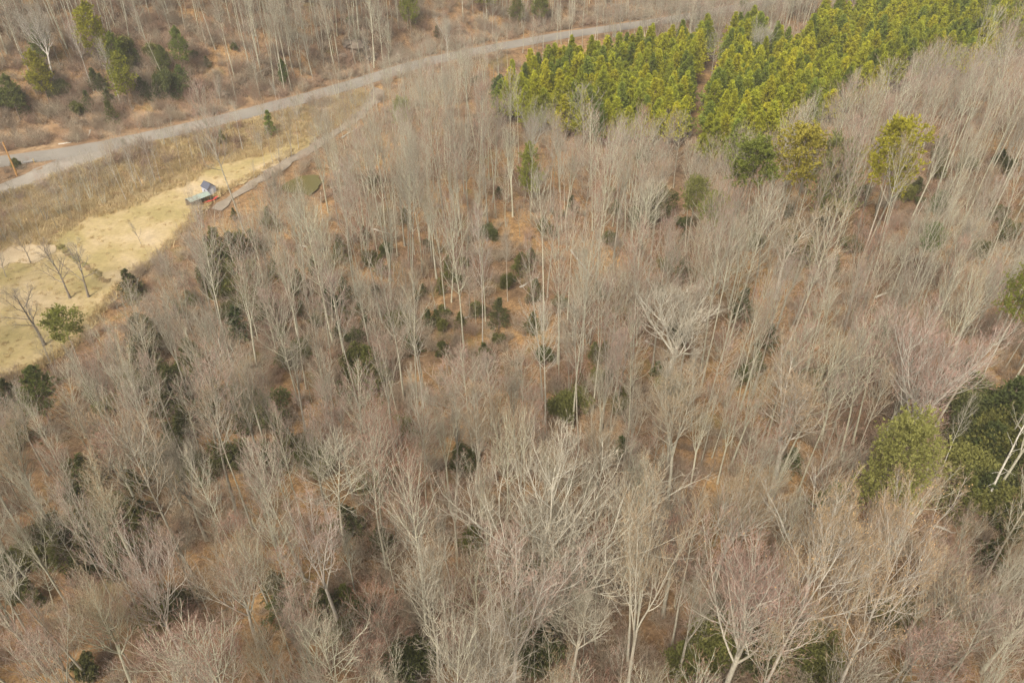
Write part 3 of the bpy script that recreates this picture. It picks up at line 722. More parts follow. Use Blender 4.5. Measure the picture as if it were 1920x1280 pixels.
# ------------------------------------------------------------------ placing trees
def put_tree(k, loc, rz, s, tint, twig, name='bare_tree', lean=(0, 0)):
    r = bpy.data.objects.new(name, None); C.objects.link(r)
    r.location = loc; r.rotation_euler = (lean[0], lean[1], rz); r.scale = (s[0], s[0], s[1]); r.empty_display_size = .3
    for pn, me in [('trunk', k.trunk), ('crown', k.crown)]+[('limb', x) for x in k.limbs]:
        o = bpy.data.objects.new(pn, me); C.objects.link(o); o.parent = r; o['tint'] = tint; o['twig'] = twig
    return r
def gn_scatter(name, sources, pts, idx, rot, scl, attrs):
    col = bpy.data.collections.new(name+'_sources')
    for k, me in enumerate(sources):
        o = bpy.data.objects.new('%s_source_%03d' % (name, k), me); col.objects.link(o)
    me = bpy.data.meshes.new(name); me.vertices.add(len(pts)); me.vertices.foreach_set('co', np.asarray(pts, np.float32).ravel())
    a = me.attributes.new('pick', 'INT', 'POINT'); a.data.foreach_set('value', np.asarray(idx, np.int32))
    for an, val in [('turn', rot), ('size', scl)]:
        a = me.attributes.new(an, 'FLOAT_VECTOR', 'POINT'); a.data.foreach_set('vector', np.asarray(val, np.float32).ravel())
    for an, val in attrs.items():
        a = me.attributes.new(an, 'FLOAT_COLOR', 'POINT'); val = np.asarray(val, np.float32)
        a.data.foreach_set('color', np.column_stack((val, np.ones(len(val), np.float32))).astype(np.float32).ravel())
    o = link(name, me)
    ng = bpy.data.node_groups.new(name+'_nodes', 'GeometryNodeTree')
    ng.interface.new_socket('Geometry', in_out='INPUT', socket_type='NodeSocketGeometry')
    ng.interface.new_socket('Geometry', in_out='OUTPUT', socket_type='NodeSocketGeometry')
    N, Lk = ng.nodes, ng.links
    gi, go = N.new('NodeGroupInput'), N.new('NodeGroupOutput')
    ci = N.new('GeometryNodeCollectionInfo'); ci.inputs['Collection'].default_value = col
    ci.inputs['Separate Children'].default_value = True; ci.inputs['Reset Children'].default_value = True
    ip = N.new('GeometryNodeInstanceOnPoints'); ip.inputs['Pick Instance'].default_value = True
    def na(nm, ty):
        x = N.new('GeometryNodeInputNamedAttribute'); x.data_type = ty; x.inputs['Name'].default_value = nm; return x.outputs['Attribute']
    m2p = N.new('GeometryNodeMeshToPoints')
    Lk.new(gi.outputs[0], m2p.inputs['Mesh']); Lk.new(m2p.outputs[0], ip.inputs['Points']); Lk.new(ci.outputs[0], ip.inputs['Instance'])
    Lk.new(na('pick', 'INT'), ip.inputs['Instance Index'])
    e2r = N.new('FunctionNodeEulerToRotation'); Lk.new(na('turn', 'FLOAT_VECTOR'), e2r.inputs[0]); Lk.new(e2r.outputs[0], ip.inputs['Rotation'])
    Lk.new(na('size', 'FLOAT_VECTOR'), ip.inputs['Scale']); Lk.new(ip.outputs[0], go.inputs[0])
    md = o.modifiers.new('scatter', 'NODES'); md.node_group = ng
    return o

TREES = []     # dicts
CELL = {}
def near(x, y, r, f):
    cx, cy = int(x//8), int(y//8)
    for i in range(cx-2, cx+3):
        for j in range(cy-2, cy+3):
            for (a, b, q) in CELL.get((i, j), ()):
                if (a-x)**2+(b-y)**2 < (f*(q+r))**2: return True
    return False
def reg(x, y, r): CELL.setdefault((int(x//8), int(y//8)), []).append((x, y, r))
def add_tree(x, y, form, Hh, wide=1.0, tone=None, bark=None, rz=None, manual=False, label=None, lean=None, v=None):
    d = dict(x=x, y=y, z=H(x, y)-.1, form=form, H=Hh, wide=wide, tone=tone, manual=manual, label=label, v=v)
    d['twig'] = random.choice(TWIGC[tone]); b = bark or random.choice(GREY); j = random.uniform(.88, 1.12); d['tint'] = tuple(c*j for c in b)
    d['rz'] = random.uniform(0, 6.28) if rz is None else rz; d['lean'] = lean or (random.gauss(0, .045), random.gauss(0, .045))
    TREES.append(d); return d
PALE = (.48, .44, .355)
def height_for(px, base_py, top_py):
    x, y = at(px, base_py); z0 = H(x, y)
    lo, hi = 2, 40
    for _ in range(20):
        m = (lo+hi)/2
        if proj(x, y, z0+m)[1] > top_py: lo = m
        else: hi = m
    return x, y, lo
# hand placed: base px, base py, top py, form, wide, tone, bark, label
HAND = [
 (1022, 1215, 868, 'spreading', 1.25, 'greyish', (.53, .485, .38), 'big pale spreading tree with stout limbs below centre of the photo'),
 (1278, 745, 528, 'spreading', 1.4, 'greyish', PALE, 'broad pale domed tree beside the trail right of centre'),
 (1250, 1330, 905, 'vase', .62, 'tawny', (.38, .345, .265), 'tall pale tree forking into a Y high on one straight trunk'),
 (1398, 1100, 868, 'spreading', 1.0, 'tawny', (.45, .41, .33), 'fan shaped bare tree left of the big rounded pine'),
 (775, 1070, 905, 'spreading', .8, 'greyish', (.58, .54, .44), 'small pale tree with downswept limbs left of the big spreading one'),
 (905, 1390, 1060, 'spreading', .8, 'greyish', PALE, 'pale many limbed tree rising from the bottom edge'),
 (960, 1330, 1010, 'vase', .9, 'pinkish', (.44, .4, .33), 'upright brushlike tree in front of the big spreading one'),
 (1090, 1290, 1060, 'spreading', .75, 'greyish', (.5, .46, .36), 'crooked pale tree right of the big spreading one'),
 (1455, 1330, 1010, 'spreading', .95, 'pinkish', (.46, .42, .33), 'large vase shaped tree above dark evergreens near the bottom edge'),
 (1540, 1340, 1010, 'leafy', 1.1, 'tawny', (.5, .45, .37), 'leaning tree still carrying tan leaves near the bottom edge'),
 (1720, 1360, 1030, 'leafy', 1.1, 'tawny', (.5, .45, .37), 'twin stemmed tree with scattered tan leaves at lower right'),
 (1610, 1180, 900, 'vase', 1.2, 'tawny', (.48, .44, .36), 'tall tangled tree standing in front of the big rounded pine'),
 (235, 1235, 1005, 'spreading', .9, 'pinkish', (.45, .41, .34), 'fan topped twin stemmed tree near the lower left'),
 (410, 1215, 1010, 'spreading', .9, 'tawny', (.46, .42, .34), 'round topped fine tree above orange ground at lower left'),
 (580, 1180, 940, 'vase', 1.2, 'pinkish', (.48, .43, .36), 'wide tree with low side limbs at lower left centre'),
 (605, 1020, 830, 'feathery', 1.3, 'greyish', None, 'dense rounded grey tree left of the lower middle'),
 (640, 1110, 990, 'vase', .8, 'greyish', (.46, .46, .36), 'small upright pale tree below the rounded grey tree'),
 (850, 850, 700, 'feathery', 1.25, 'pinkish', None, 'domed pinkish tree just below the orange clearing'),
 (1030, 795, 590, 'slender', 1.1, 'greyish', (.44, .41, .33), 'straight trunked grey tree below the middle with twin beside it'),
 (775, 765, 565, 'slender', 1.0, 'greyish', PALE, 'straight pale tree beside the orange clearing'),
 (905, 680, 400, 'sparse', 1.0, 'pinkish', (.42, .38, .31), 'very tall straight trunk left of the orange opening'),
 (952, 565, 420, 'sparse', .9, 'greyish', (.44, .39, .31), 'slim tall trunk at the upper end of the orange opening'),
 (1220, 1020, 850, 'vase', .9, 'greyish', (.48, .47, .34), 'lichen pale tree left of the fan shaped tree'),
 (1300, 950, 700, 'vase', 1.1, 'tawny', None, 'tall tree with dense tawny head right of the middle'),
 (1530, 960, 690, 'vase', 1.15, 'tawny', (.46, .41, .33), 'tall leaning twin trunk tree left of the rounded pine'),
 (1790, 900, 590, 'spreading', 1.0, 'pinkish', (.47, .43, .35), 'large pink tinged tree at the right above the dark evergreens'),
 (1500, 560, 380, 'vase', 1.3, 'tawny', (.5, .46, .36), 'broad brush headed tree below the yellow pines'),
 (1840, 975, 800, 'snag', 1.2, 'greyish', (.55, .51, .42), 'pale crooked tree against the dark evergreens at the right'),
 (1755, 905, 745, 'sparse', .9, 'greyish', (.46, .43, .35), 'thin pale trunk in front of the dark evergreens at right'),
 (1870, 860, 570, 'sparse', .9, 'greyish', (.46, .42, .34), 'long thin trunk at the right edge of the dark evergreens'),
 (1690, 470, 372, 'snag', .8, 'greyish', (.50, .46, .38), 'short dead trunk with stubs at the right'),
 (1310, 945, 830, 'sparse', .9, 'tawny', (.14, .11, .09), 'dark barked tree beside the fan shaped tree'),
 (605, 415, 358, 'snag', .9, 'greyish', (.55, .52, .44), 'white dead trunk below the pond'),
 (1000, 318, 195, 'spreading', .9, 'greyish', (.42, .4, .34), 'grey open tree against the plantation lower edge'),
 (1440, 150, 30, 'spreading', .8, 'greyish', (.42, .4, .33), 'bare round crowned tree standing in the plantation top'),
 (1670, 75, 15, 'spreading', .7, 'greyish', (.42, .39, .32), 'bare tree among the plantation pines near the top right'),
 (1550, 78, 22, 'spreading', .7, 'greyish', (.42, .40, .33), 'bare grey tree between pines near the top'),
 (1870, 60, 10, 'spreading', .7, 'greyish', (.45, .42, .35), 'pale bare tree among pines at the top right'),
 # lawn and bank trees
 (167, 558, 455, 'open', 1.0, 'greyish', (.20, .17, .135), 'dark forked tree standing alone on the straw lawn'),
 (132, 560, 455, 'open', .75, 'greyish', (.22, .185, .15), 'leaning slim tree left of the dark forked lawn tree'),
 (58, 494, 425, 'open', .8, 'greyish', (.32, .27, .21), 'small tree on the pale sandy patch'),
 (84, 648, 530, 'open', 1.0, 'greyish', (.2, .17, .135), 'forked tree low on the left lawn'),
 (12, 520, 470, 'open', .7, 'greyish', (.33, .29, .24), 'small tree at the left edge of the lawn'),
 (265, 458, 412, 'open', .55, 'greyish', (.31, .27, .22), 'tiny young tree in the middle of the lawn'),
 (60, 700, 610, 'multi', 1.0, 'greyish', (.36, .32, .26), 'grey bushy tree at the lawn lower corner'),
 (238, 378, 290, 'sparse', 1.4, 'greyish', (.46, .42, .35), 'single pale leaning trunk on the bank above the lawn'),
 (408, 297, 205, 'sparse', 1.4, 'greyish', (.46, .42, .35), 'slim pale trunk on the bank above the shed'),
 (456, 284, 195, 'sparse', 1.4, 'greyish', (.44, .4, .33), 'tall pale trunk on the bank right of the shed'),
 (362, 300, 235, 'sparse', 1.4, 'greyish', (.40, .36, .3), 'slim bank tree straight above the shed'),
 (422, 289, 220, 'sparse', 1.3, 'greyish', (.44, .4, .33), 'slim grey trunk on the bank right above the shed roof'),
 (497, 314, 250, 'sparse', 1.2, 'greyish', (.40, .36, .3), 'slim grey trunk on the lawn edge left of the driveway'),
 (512, 307, 240, 'sparse', 1.2, 'greyish', (.40, .36, .3), 'slim grey trunk on the lawn edge nearer the driveway'),
 (258, 356, 265, 'sparse', 1.2, 'greyish', (.42, .38, .32), 'leftmost of four slim grey trunks rising from bank brush'),
 (268, 352, 262, 'sparse', 1.2, 'greyish', (.42, .38, .32), 'second from left of four slim grey bank trunks'),
 (292, 343, 255, 'sparse', 1.2, 'greyish', (.42, .38, .32), 'third from left of four slim grey bank trunks'),
 (303, 346, 258, 'sparse', 1.2, 'greyish', (.42, .38, .32), 'rightmost of four slim grey trunks rising from bank brush'),
 (340, 318, 240, 'sparse', 1.2, 'pinkish', (.42, .38, .32), 'slim bank trunk left of the one straight above the shed'),
 (548, 282, 200, 'sparse', 1.4, 'greyish', (.44, .4, .33), 'pale trunk at the right end of the lawn'),
 (560, 280, 190, 'sparse', 1.4, 'greyish', (.44, .4, .33), 'right hand of two pale trunks at the lawn end'),
 (527, 325, 265, 'open', .6, 'greyish', (.36, .32, .26), 'small tree beside the driveway near the pond'),
 (478, 335, 300, 'open', .5, 'greyish', (.36, .32, .26), 'little bare tree on the lawn edge by the driveway'),
 (352, 420, 345, 'multi', .9, 'greyish', (.46, .43, .36), 'pale bushy tree in front of the carport'),
 (380, 425, 365, 'open', .7, 'greyish', (.46, .43, .36), 'pale small tree right in front of the carport'),
 (835, 108, 20, 'spreading', .8, 'greyish', (.47, .43, .36), 'broad pale tree on the hill side of the road'),
 (400, 205, 140, 'spreading', .6, 'greyish', (.42, .38, .31), 'rounded grey tree at the foot of the hill by the road'),
 (510, 190, 145, 'spreading', .5, 'greyish', (.43, .39, .32), 'small rounded grey tree on the cut bank'),
 (45, 160, 0, 'spreading', .75, 'greyish', (.46, .42, .36), 'pale branching tree among the top left pines'),
 (135, 170, 50, 'slender', .9, 'pinkish', (.47, .43, .36), 'pale feathery tree between the hillside pines'),
 (190, 200, 80, 'slender', .8, 'greyish', (.45, .42, .35), 'grey bare tree right of the yellow hillside pine'),
]
for (bx, by, ty, form, wide, tone, bark, lab) in HAND:
    if form not in ('snag', 'sparse', 'open'): bx = 960+(bx-960)*(2483-by)/(2483-ty)
    x, y, hh = height_for(bx, by, ty)
    hh = min(max(hh, 3), 27)
    if by > 1050 and not lab.startswith('big pale'): wide *= .82
    d = add_tree(x, y, form, hh, wide, tone, bark, manual=True, label=lab)
    if form == 'snag' and 'leaning' in lab: d['lean'] = (0, .12)
    reg(x, y, 2.2 if form in ('spreading', 'vase', 'leafy', 'feathery') else 1.0)

SEE = [(d_[0], d_[2]+.4*(d_[1]-d_[2]), max(.27*(d_[1]-d_[2]), 22), d__['y']) for d_, d__ in zip(HAND, TREES) if d_[3] in ('spreading', 'vase', 'slender', 'feathery', 'snag', 'sparse') and 250 < d_[1] < 1330]
_hp = lambda: [(h[0], h[2]+(.2 if h[3] == 'tall' else .35)*(h[1]-h[2]), (.2 if h[3] == 'tall' else .33)*(h[1]-h[2]), at(h[0], h[1])[1]) for h in HPINES]
YEL, GRN, OLV, DKG = (.22, .20, .022), (.10, .13, .032), (.135, .145, .04), (.055, .075, .03)
HPINES = [ # base px, base py, top py, kind, wide, tint, label
 (1672, 1045, 812, 'round', .72, (.185, .18, .055), 'big rounded yellow green pine at the lower right'),
 (1674, 520, 242, 'tall', .95, YEL, 'bright yellow pine with layered branches at the right'),
 (1492, 470, 240, 'tall', 1.2, (.21, .18, .03), 'flat topped yellow pine right of the plantation edge'),
 (1424, 470, 266, 'tall', 1.3, (.12, .135, .025), 'olive flat topped pine left of the yellow one'),
 (1582, 490, 282, 'round', .75, (.16, .165, .06), 'muted grey green pine left of the bright yellow pine'),
 (995, 395, 268, 'white', .75, (.16, .17, .03), 'single rounded pine below the plantation left half'),
 (1115, 292, 205, 'round', .7, (.09, .125, .025), 'dark green pine below the plantation edge'),
 (1338, 520, 366, 'tall', .9, (.14, .16, .03), 'light green small pine right of the trail'),
 (1300, 500, 338, 'tall', .8, (.15, .15, .045), 'faint thin pine beside the trail'),
 (1745, 560, 425, 'tall', .8, (.09, .13, .025), 'bright green pine among the pale trunks at the right'),
 (1755, 480, 362, 'tall', .7, (.08, .11, .03), 'dark small pine at the right among bare trees'),
 (1914, 720, 505, 'tall', .8, (.15, .16, .03), 'yellow green pine cut by the right edge'),
 (118, 725, 590, 'tall', 1.15, (.16, .165, .04), 'yellow green pine standing at the lawn lower edge'),
 (55, 790, 690, 'white', 1.0, (.11, .125, .035), 'green pine beside the creek at the left edge'),
 (745, 300, 190, 'tall', 1.0, (.17, .18, .045), 'yellow green pine below the driveway turn'),
 (503, 255, 208, 'small', 1.0, (.12, .15, .03), 'small green pine on the bank below the road'),
 (412, 272, 240, 'small', .9, (.15, .15, .04), 'tiny yellow green pine on the bank'),
 (528, 170, 110, 'white', .6, (.085, .11, .03), 'small dark pine at the foot of the hill by the road'),
 (160, 130, 2, 'white', 1.0, (.20, .19, .02), 'tall yellow pine at the top left'),
 (65, 195, 92, 'white', 1.0, (.19, .175, .025), 'layered yellow pine low on the left hillside'),
 (62, 130, 40, 'white', .9, (.10, .12, .03), 'dark green pine behind the layered yellow pine'),
 (208, 140, 60, 'white', 1.0, (.12, .135, .025), 'green pine right of the tall yellow pine'),
 (222, 205, 95, 'white', 1.0, (.17, .17, .025), 'yellow green pine nearest the road on the left hillside'),
 (330, 140, 50, 'white', .9, (.12, .14, .035), 'slim green pine at the right of the hillside pines'),
 (300, 150, 85, 'white', .8, (.10, .11, .03), 'olive pine in the hillside thicket'),
 (340, 185, 120, 'white', .8, (.10, .12, .035), 'lower green pine right of the hillside thicket'),
 (12, 225, 140, 'white', 1.0, (.11, .12, .035), 'green pine at the left edge above the road'),
 (766, 70, -30, 'white', .8, (.15, .16, .03), 'layered pine at the top edge left of centre'),
 (905, 35, -60, 'white', 1.2, (.15, .15, .03), 'yellow green pine at the top edge above the road'),
 (968, 55, -10, 'white', 1.0, (.12, .12, .035), 'olive pine right of the other top edge pine'),
 (1010, 50, -20, 'white', 1.1, (.12, .13, .03), 'green pine at the top edge nearest the road bend'),
 (1396, 45, -20, 'white', .6, (.12, .15, .03), 'thin green pine rising behind the plantation'),
 (935, 215, 140, 'white', .9, (.07, .10, .03), 'dark green pine at the plantation left tip'),
 (1575, 1010, 910, 'white', .9, (.11, .12, .05), 'faint grey green pine left of the big rounded pine'),
 (440, 640, 575, 'small', 1.2, (.075, .095, .035), 'dark dense pine in the woods below the lawn'),
 (330, 130, 52, 'white', .7, (.12, .14, .03), None),
]
SEE += _hp()
# plantation and evergreens first (so bare trees give way)
PINES = []
def pine_at(x, y, kind, Hh, tint, label=None, group=None): PINES.append(dict(x=x, y=y, z=H(x, y)-.05, kind=kind, H=Hh, tint=tint, label=label, rz=random.uniform(0, 6.28)))
plant = []
yy = 120.0
row = 0
while yy < 330:
    xx = -40+(row % 2)*1.3
    while xx < 260:
        x, y = xx+random.uniform(-.55, .55), yy+random.uniform(-.5, .5)
        z = H(x, y); px, py, dp = proj(x, y, z+7.0)
        if inpoly(px, py, PL_A) or inpoly(px, py, PL_B):
            b0, b1, _ = proj(x, y, z+2)
            if seg_d(px, py, OPEN[0][0]) < 21 or seg_d(b0, b1, OPEN[0][0]) < 18: xx += 2.75; continue
            if random.random() < .96 and not near(x, y, .6, .5): plant.append((dp, x, y, px, py))
        xx += 2.75
    yy += 2.75; row += 1
plant.sort()
YG = [(.41, .405, .035), (.33, .35, .04), (.45, .42, .036), (.23, .27, .045), (.37, .38, .035)]
for dp, x, y, px, py in plant: reg(x, y, 1.4)

# random bare forest by dart throwing
def zone(px, py, d):
    if d > 4: return 'hill'
    if inpoly(px, py, bank_px): return 'bank'
    return 'wood'
def luck(x, y, salt=0):
    # one fixed draw per patch of ground, so repeated tries cannot wear a gap away
    return random.Random(int(x//3.5)*73856093 ^ int(y//3.5)*19349663 ^ salt).random()
def try_tree(x, y, form, Hh, wide, tone, f):
    px, py, dp = proj(x, y, H(x, y))
    dr_ = float(road_d(x, y))
    if -46 < dr_ < 0 and zone(px, py, -9) == 'wood': Hh *= .6 if dr_ > -34 else .75; f *= 1.25
    rc = TGT[form]*Hh*wide
    if float(wob(x, y, 12, 5.1)) < -.32 and luck(x, y, 1) < .8: return False
    if near(x, y, rc*.55, f): return False
    lk = luck(x, y, 2); z0 = H(x, y); k_ = .6 if zone(px, py, float(road_d(x, y))) == 'bank' else 1.0
    for q in (.97, .8, .6, .35, 0):
        a, b, _ = proj(x, y, z0+Hh*q)
        if blocked(a, b)*k_ > lk: return False
    for e in (-.7, .7):
        a, b, _ = proj(x+e*rc, y, z0+Hh*.75)
        if blocked(a, b)*.9*k_ > lk: return False
    if lk < .85:
        P5 = [proj(x+e*rc, y, z0+Hh*q)[:2] for q, e in ((.45, 0), (.65, -.7), (.65, .7), (.82, 0), (.97, 0))]
        for (a0, b0, q0, y0) in SEE:
            if y < y0-1 and abs(P5[3][0]-a0) < 160:
                for a, b in P5:
                    if (a-a0)**2+(b-b0)**2 < q0*q0: return False
    add_tree(x, y, form, Hh, wide, tone); reg(x, y, rc*.55); return True
def sample(n, ylo, yhi, forms, f, cond=None):
    k = 0
    for _ in range(n):
        y = random.uniform(ylo, yhi); hw = .72*(y*CT+CAMH*ST)+14
        x = random.uniform(-hw, hw); d = float(road_d(x, y))
        px, py, dp = proj(x, y, H(x, y))
        if abs(d) < 5.5: continue
        zn = zone(px, py, d)
        if cond and not cond(px, py, zn, x, y): continue
        if luck(x, y, 7) > .985: continue
        form, h0, h1, w0, w1, tones = random.choice(forms)
        k += try_tree(x, y, form, random.uniform(h0, h1), random.uniform(w0, w1), random.choice(tones), f)
    return k
GP = ['greyish', 'greyish', 'pinkish', 'pinkish', 'pinkish', 'tawny', 'tawny', 'reddish']
NEARF = [('vase', 13, 18, .62, .88, GP), ('vase', 13, 19, .65, .9, GP), ('spreading', 12, 16, .6, .85, GP), ('feathery', 10, 16, .65, .9, GP), ('feathery', 9, 15, .65, .95, ['reddish', 'pinkish']), ('slender', 15, 21, .8, 1.1, GP), ('sparse', 15, 21, .9, 1.2, GP)]
MIDF = [('slender', 16, 24, .7, 1.0, GP), ('slender', 17, 24, .7, .95, GP), ('sparse', 17, 24, .9, 1.2, GP), ('sparse', 16, 23, .8, 1.1, GP), ('feathery', 10, 16, .65, 1.0, GP), ('vase', 14, 19, .6, .85, GP)]
FARF = [('slender', 15, 21, .8, 1.1, ['greyish', 'pinkish', 'pinkish']), ('sparse', 16, 22, .9, 1.2, ['pinkish', 'greyish']), ('feathery', 12, 17, .8, 1.1, ['pinkish', 'reddish', 'greyish'])]
woodc = lambda px, py, zn, x, y: zn == 'wood'
k1 = sample(7000, 14, 66, NEARF, .98, woodc)
k2 = sample(14000, 60, 130, MIDF, 1.05, woodc)
k3 = sample(20000, 110, 330, FARF, 1.04, woodc)
k4 = sample(16000, 130, 360, [('sparse', 15, 21, .8, 1.1, ['greyish', 'pinkish']), ('sparse', 15, 20, .8, 1.1, ['greyish', 'pinkish']), ('slender', 14, 19, .7, 1.0, ['pinkish', 'pinkish', 'greyish']), ('feathery', 11, 16, .7, 1.0, ['pinkish', 'pinkish', 'greyish'])], .74, lambda px, py, zn, x, y: zn == 'hill' and not inpoly(px, py, HILLCLEAR) and -140 < px < 2060 and py > -190)
k5 = sample(9000, 105, 225, [('thin', 6, 11, .8, 1.3, ['greyish', 'tawny', 'pinkish']), ('multi', 5, 9, .8, 1.2, ['greyish', 'tawny']), ('multi', 4, 7, .9, 1.3, ['greyish', 'pinkish'])], .95, lambda px, py, zn, x, y: zn == 'bank')
k7 = 0
for _ in range(9000):
    x = random.uniform(20, 150); y = random.uniform(215, 330); d = float(road_d(x, y))
    if -17 < d < -4.5:
        px, py, dp = proj(x, y, H(x, y))
        Hh = random.uniform(7, 11.5); form = random.choice(['feathery', 'feathery', 'slender', 'multi']); rc = TGT[form]*Hh
        if px > 1110 and not near(x, y, rc*.55, .62):
            add_tree(x, y, form, Hh, random.uniform(.9, 1.2), random.choice(['pinkish', 'greyish', 'pinkish'])); reg(x, y, rc*.55); k7 += 1
k6 = sample(1500, 18, 150, [('thin', 6, 12, .8, 1.3, GP), ('multi', 4, 8, .9, 1.3, ['reddish', 'reddish', 'pinkish']), ('feathery', 5, 8, .9, 1.2, ['reddish', 'pinkish'])], .62, woodc)
print('TREES', len(TREES), k1, k2, k3, k4, k5, k6, 'PLANT', len(plant))

# the 300 that show largest are things of their own
def view_size(d):
    a, b, dp = proj(d['x'], d['y'], d['z']+d['H']*.7)
    a2, b2, _ = proj(d['x'], d['y'], d['z']+d['H']*.4)
    d['px'], d['py'], d['dep'] = a, b, dp
    inside = (-10 < a < 1930) and (-15 < b < 1275)
    return (d['H']*min(d['wide'], 1.2)/dp) if inside else 0
for d in TREES: d['vs'] = view_size(d)
TREES.sort(key=lambda d: (-d['manual'], -d['vs']))
SOLO, REST = TREES[:300], TREES[300:]
for d in SOLO:
    lib = LIB[d['form']]; k = random.choice(lib) if d['v'] is None else lib[d['v']]
    sc_ = d['H']/k.H
    d['o'] = put_tree(k, (d['x'], d['y'], d['z']), d['rz'], (TGT[d['form']]*d['H']*d['wide']/k.rc if d['form'] != 'snag' else sc_, sc_), d['tint'], d['twig'], 'dead_tree' if d['form'] == 'snag' else 'bare_tree', d['lean'])
src = [(f, k) for f in sorted(LOD) for k in LOD[f]]
alt = {'spreading': 'vase', 'leafy': 'vase', 'open': 'thin', 'snag': 'sparse'}
pts, idx, rot, scl, ti, tw_ = [], [], [], [], [], []
for d in REST:
    f = d['form'] if d['form'] in LOD else alt[d['form']]
    j = random.choice([q for q, (ff, _) in enumerate(src) if ff == f]); k = src[j][1]; s = d['H']/k.H
    pts.append((d['x'], d['y'], d['z'])); idx.append(j); rot.append((d['lean'][0], d['lean'][1], d['rz'])); w = TGT[f]*d['H']*d['wide']/k.rc; scl.append((w, w, s)); ti.append(d['tint']); tw_.append(d['twig'])
fo = gn_scatter('bare_forest', [k.me for f, k in src], pts, idx, rot, scl, {'tint': ti, 'twig': tw_})
tag(fo, 'grey leafless woods thickening away over valley and hillside', 'forest', kind='stuff')

# ------------------------------------------------------------------ pines
PLIB = {'tall': [], 'hemlock': [], 'young': [], 'white': [], 'round': [], 'small': []}
def plib(kind, *a, **k):
    tr, cr = gen_pine(*a, **k); q = Kind(); q.H = a[1]; q.rc = a[2]
    q.trunk = tr.mesh('trunk', [M_PALEBARK if kind == 'tall' else M_WOODIN]); q.crown = cr.mesh('crown', [M_NEEDLE, M_WOODIN], False); PLIB[kind].append(q)
dome = lambda t: (1-t**1.7)*.95+.1
for s in (201, 202, 203, 204, 205): plib('young', s, 10.0, 2.1, .22, 16, 8, 4, 6, .40, .06, lambda t: 1.05-.95*t**1.2, .02)
for s in (211, 212, 213): plib('white', s, 20.0, 4.2, .30, 17, 7, 9, 6, .55, .12, lambda t: .8+.3*math.sin(3.0*t+.5)-.75*t**2.2, .05, .24, .10)
for s in (241, 242, 243): plib('tall', s, 24.0, 4.0, .66, 10, 8, 12, 8, .42, .085, lambda t: .85+.3*math.sin(3.0*t)-.75*t**2.5, .02, .2, .06)
for s in (251, 252, 253): plib('hemlock', s, 6.0, 2.0, .06, 13, 8, 5, 4, .30, .06, lambda t: 1.0-.85*t**1.1, .16, .09)
for s in (221, 222): plib('round', s, 18.0, 4.6, .45, 16, 10, 14, 9, .34, .06, lambda t: math.sqrt(max(1-(2*t-.75)**2*.55, .05)), .0, .26)
for s in (231, 232): plib('small', s, 6.0, 1.6, .1, 11, 6, 4, 4, .36, .07, lambda t: 1.05-.9*t, .03)
def put_pine(q, x, y, z, rz, Hh, wide, tint, name='pine_tree'):
    s = Hh/q.H; r = bpy.data.objects.new(name, None); C.objects.link(r); r.location = (x, y, z); r.rotation_euler = (random.gauss(0, .02), random.gauss(0, .02), rz); r.scale = (s*wide, s*wide, s); r.empty_display_size = .3
    for pn, me in (('trunk', q.trunk), ('crown', q.crown)):
        o = bpy.data.objects.new(pn, me); C.objects.link(o); o.parent = r; o['tint'] = tint
    return r
PSOLO = []
vis = [p for p in plant if -10 < p[3] < 1930 and p[4] > -10]
inset = set(id(p) for p in vis[:300])
pr, pi_, pro, ps, pt = [], [], [], [], []
for p in plant:
    dp, x, y, px, py = p
    b = random.choice(YG); j = random.uniform(.8, 1.2); tint = tuple(c*j for c in b); hh = random.uniform(7.2, 11.6); w = random.uniform(.95, 1.35)*10/hh**1.0
    if id(p) in inset:
        o = put_pine(random.choice(PLIB['young']), x, y, H(x, y)-.05, random.uniform(0, 6.28), hh, w, tint)
        PSOLO.append((o, px, py))
    else:
        pr.append((x, y, H(x, y)-.05)); pi_.append(random.randrange(5)); pro.append((0, 0, random.uniform(0, 6.28))); ps.append((hh/10*w, hh/10*w, hh/10)); pt.append(tint)
if pr:
    o = gn_scatter('pine_plantation', [q.crown for q in PLIB['young']], pr, pi_, pro, ps, {'tint': pt})
    tag(o, 'far rows of the yellow green pine plantation', 'pines', kind='stuff')
PLAB = []
for (bx, by, ty, kind, wide, tint, lab) in HPINES:
    if lab is None: continue
    bx = 960+(bx-960)*(2483-by)/(2483-(by*.25+ty*.75))
    x, y, hh = height_for(bx, by, ty); hh = min(hh, 26)
    o = put_pine(random.choice(PLIB[kind]), x, y, H(x, y)-.1, random.uniform(0, 6.28), hh, wide*(1 if kind != 'white' else max(1, 12/hh)**.5), tint)
    for ch in o.children: ch['tint'] = tuple(c*1.75 for c in tint)
    tag(o, lab, 'pine tree', 'pines scattered through the woods')

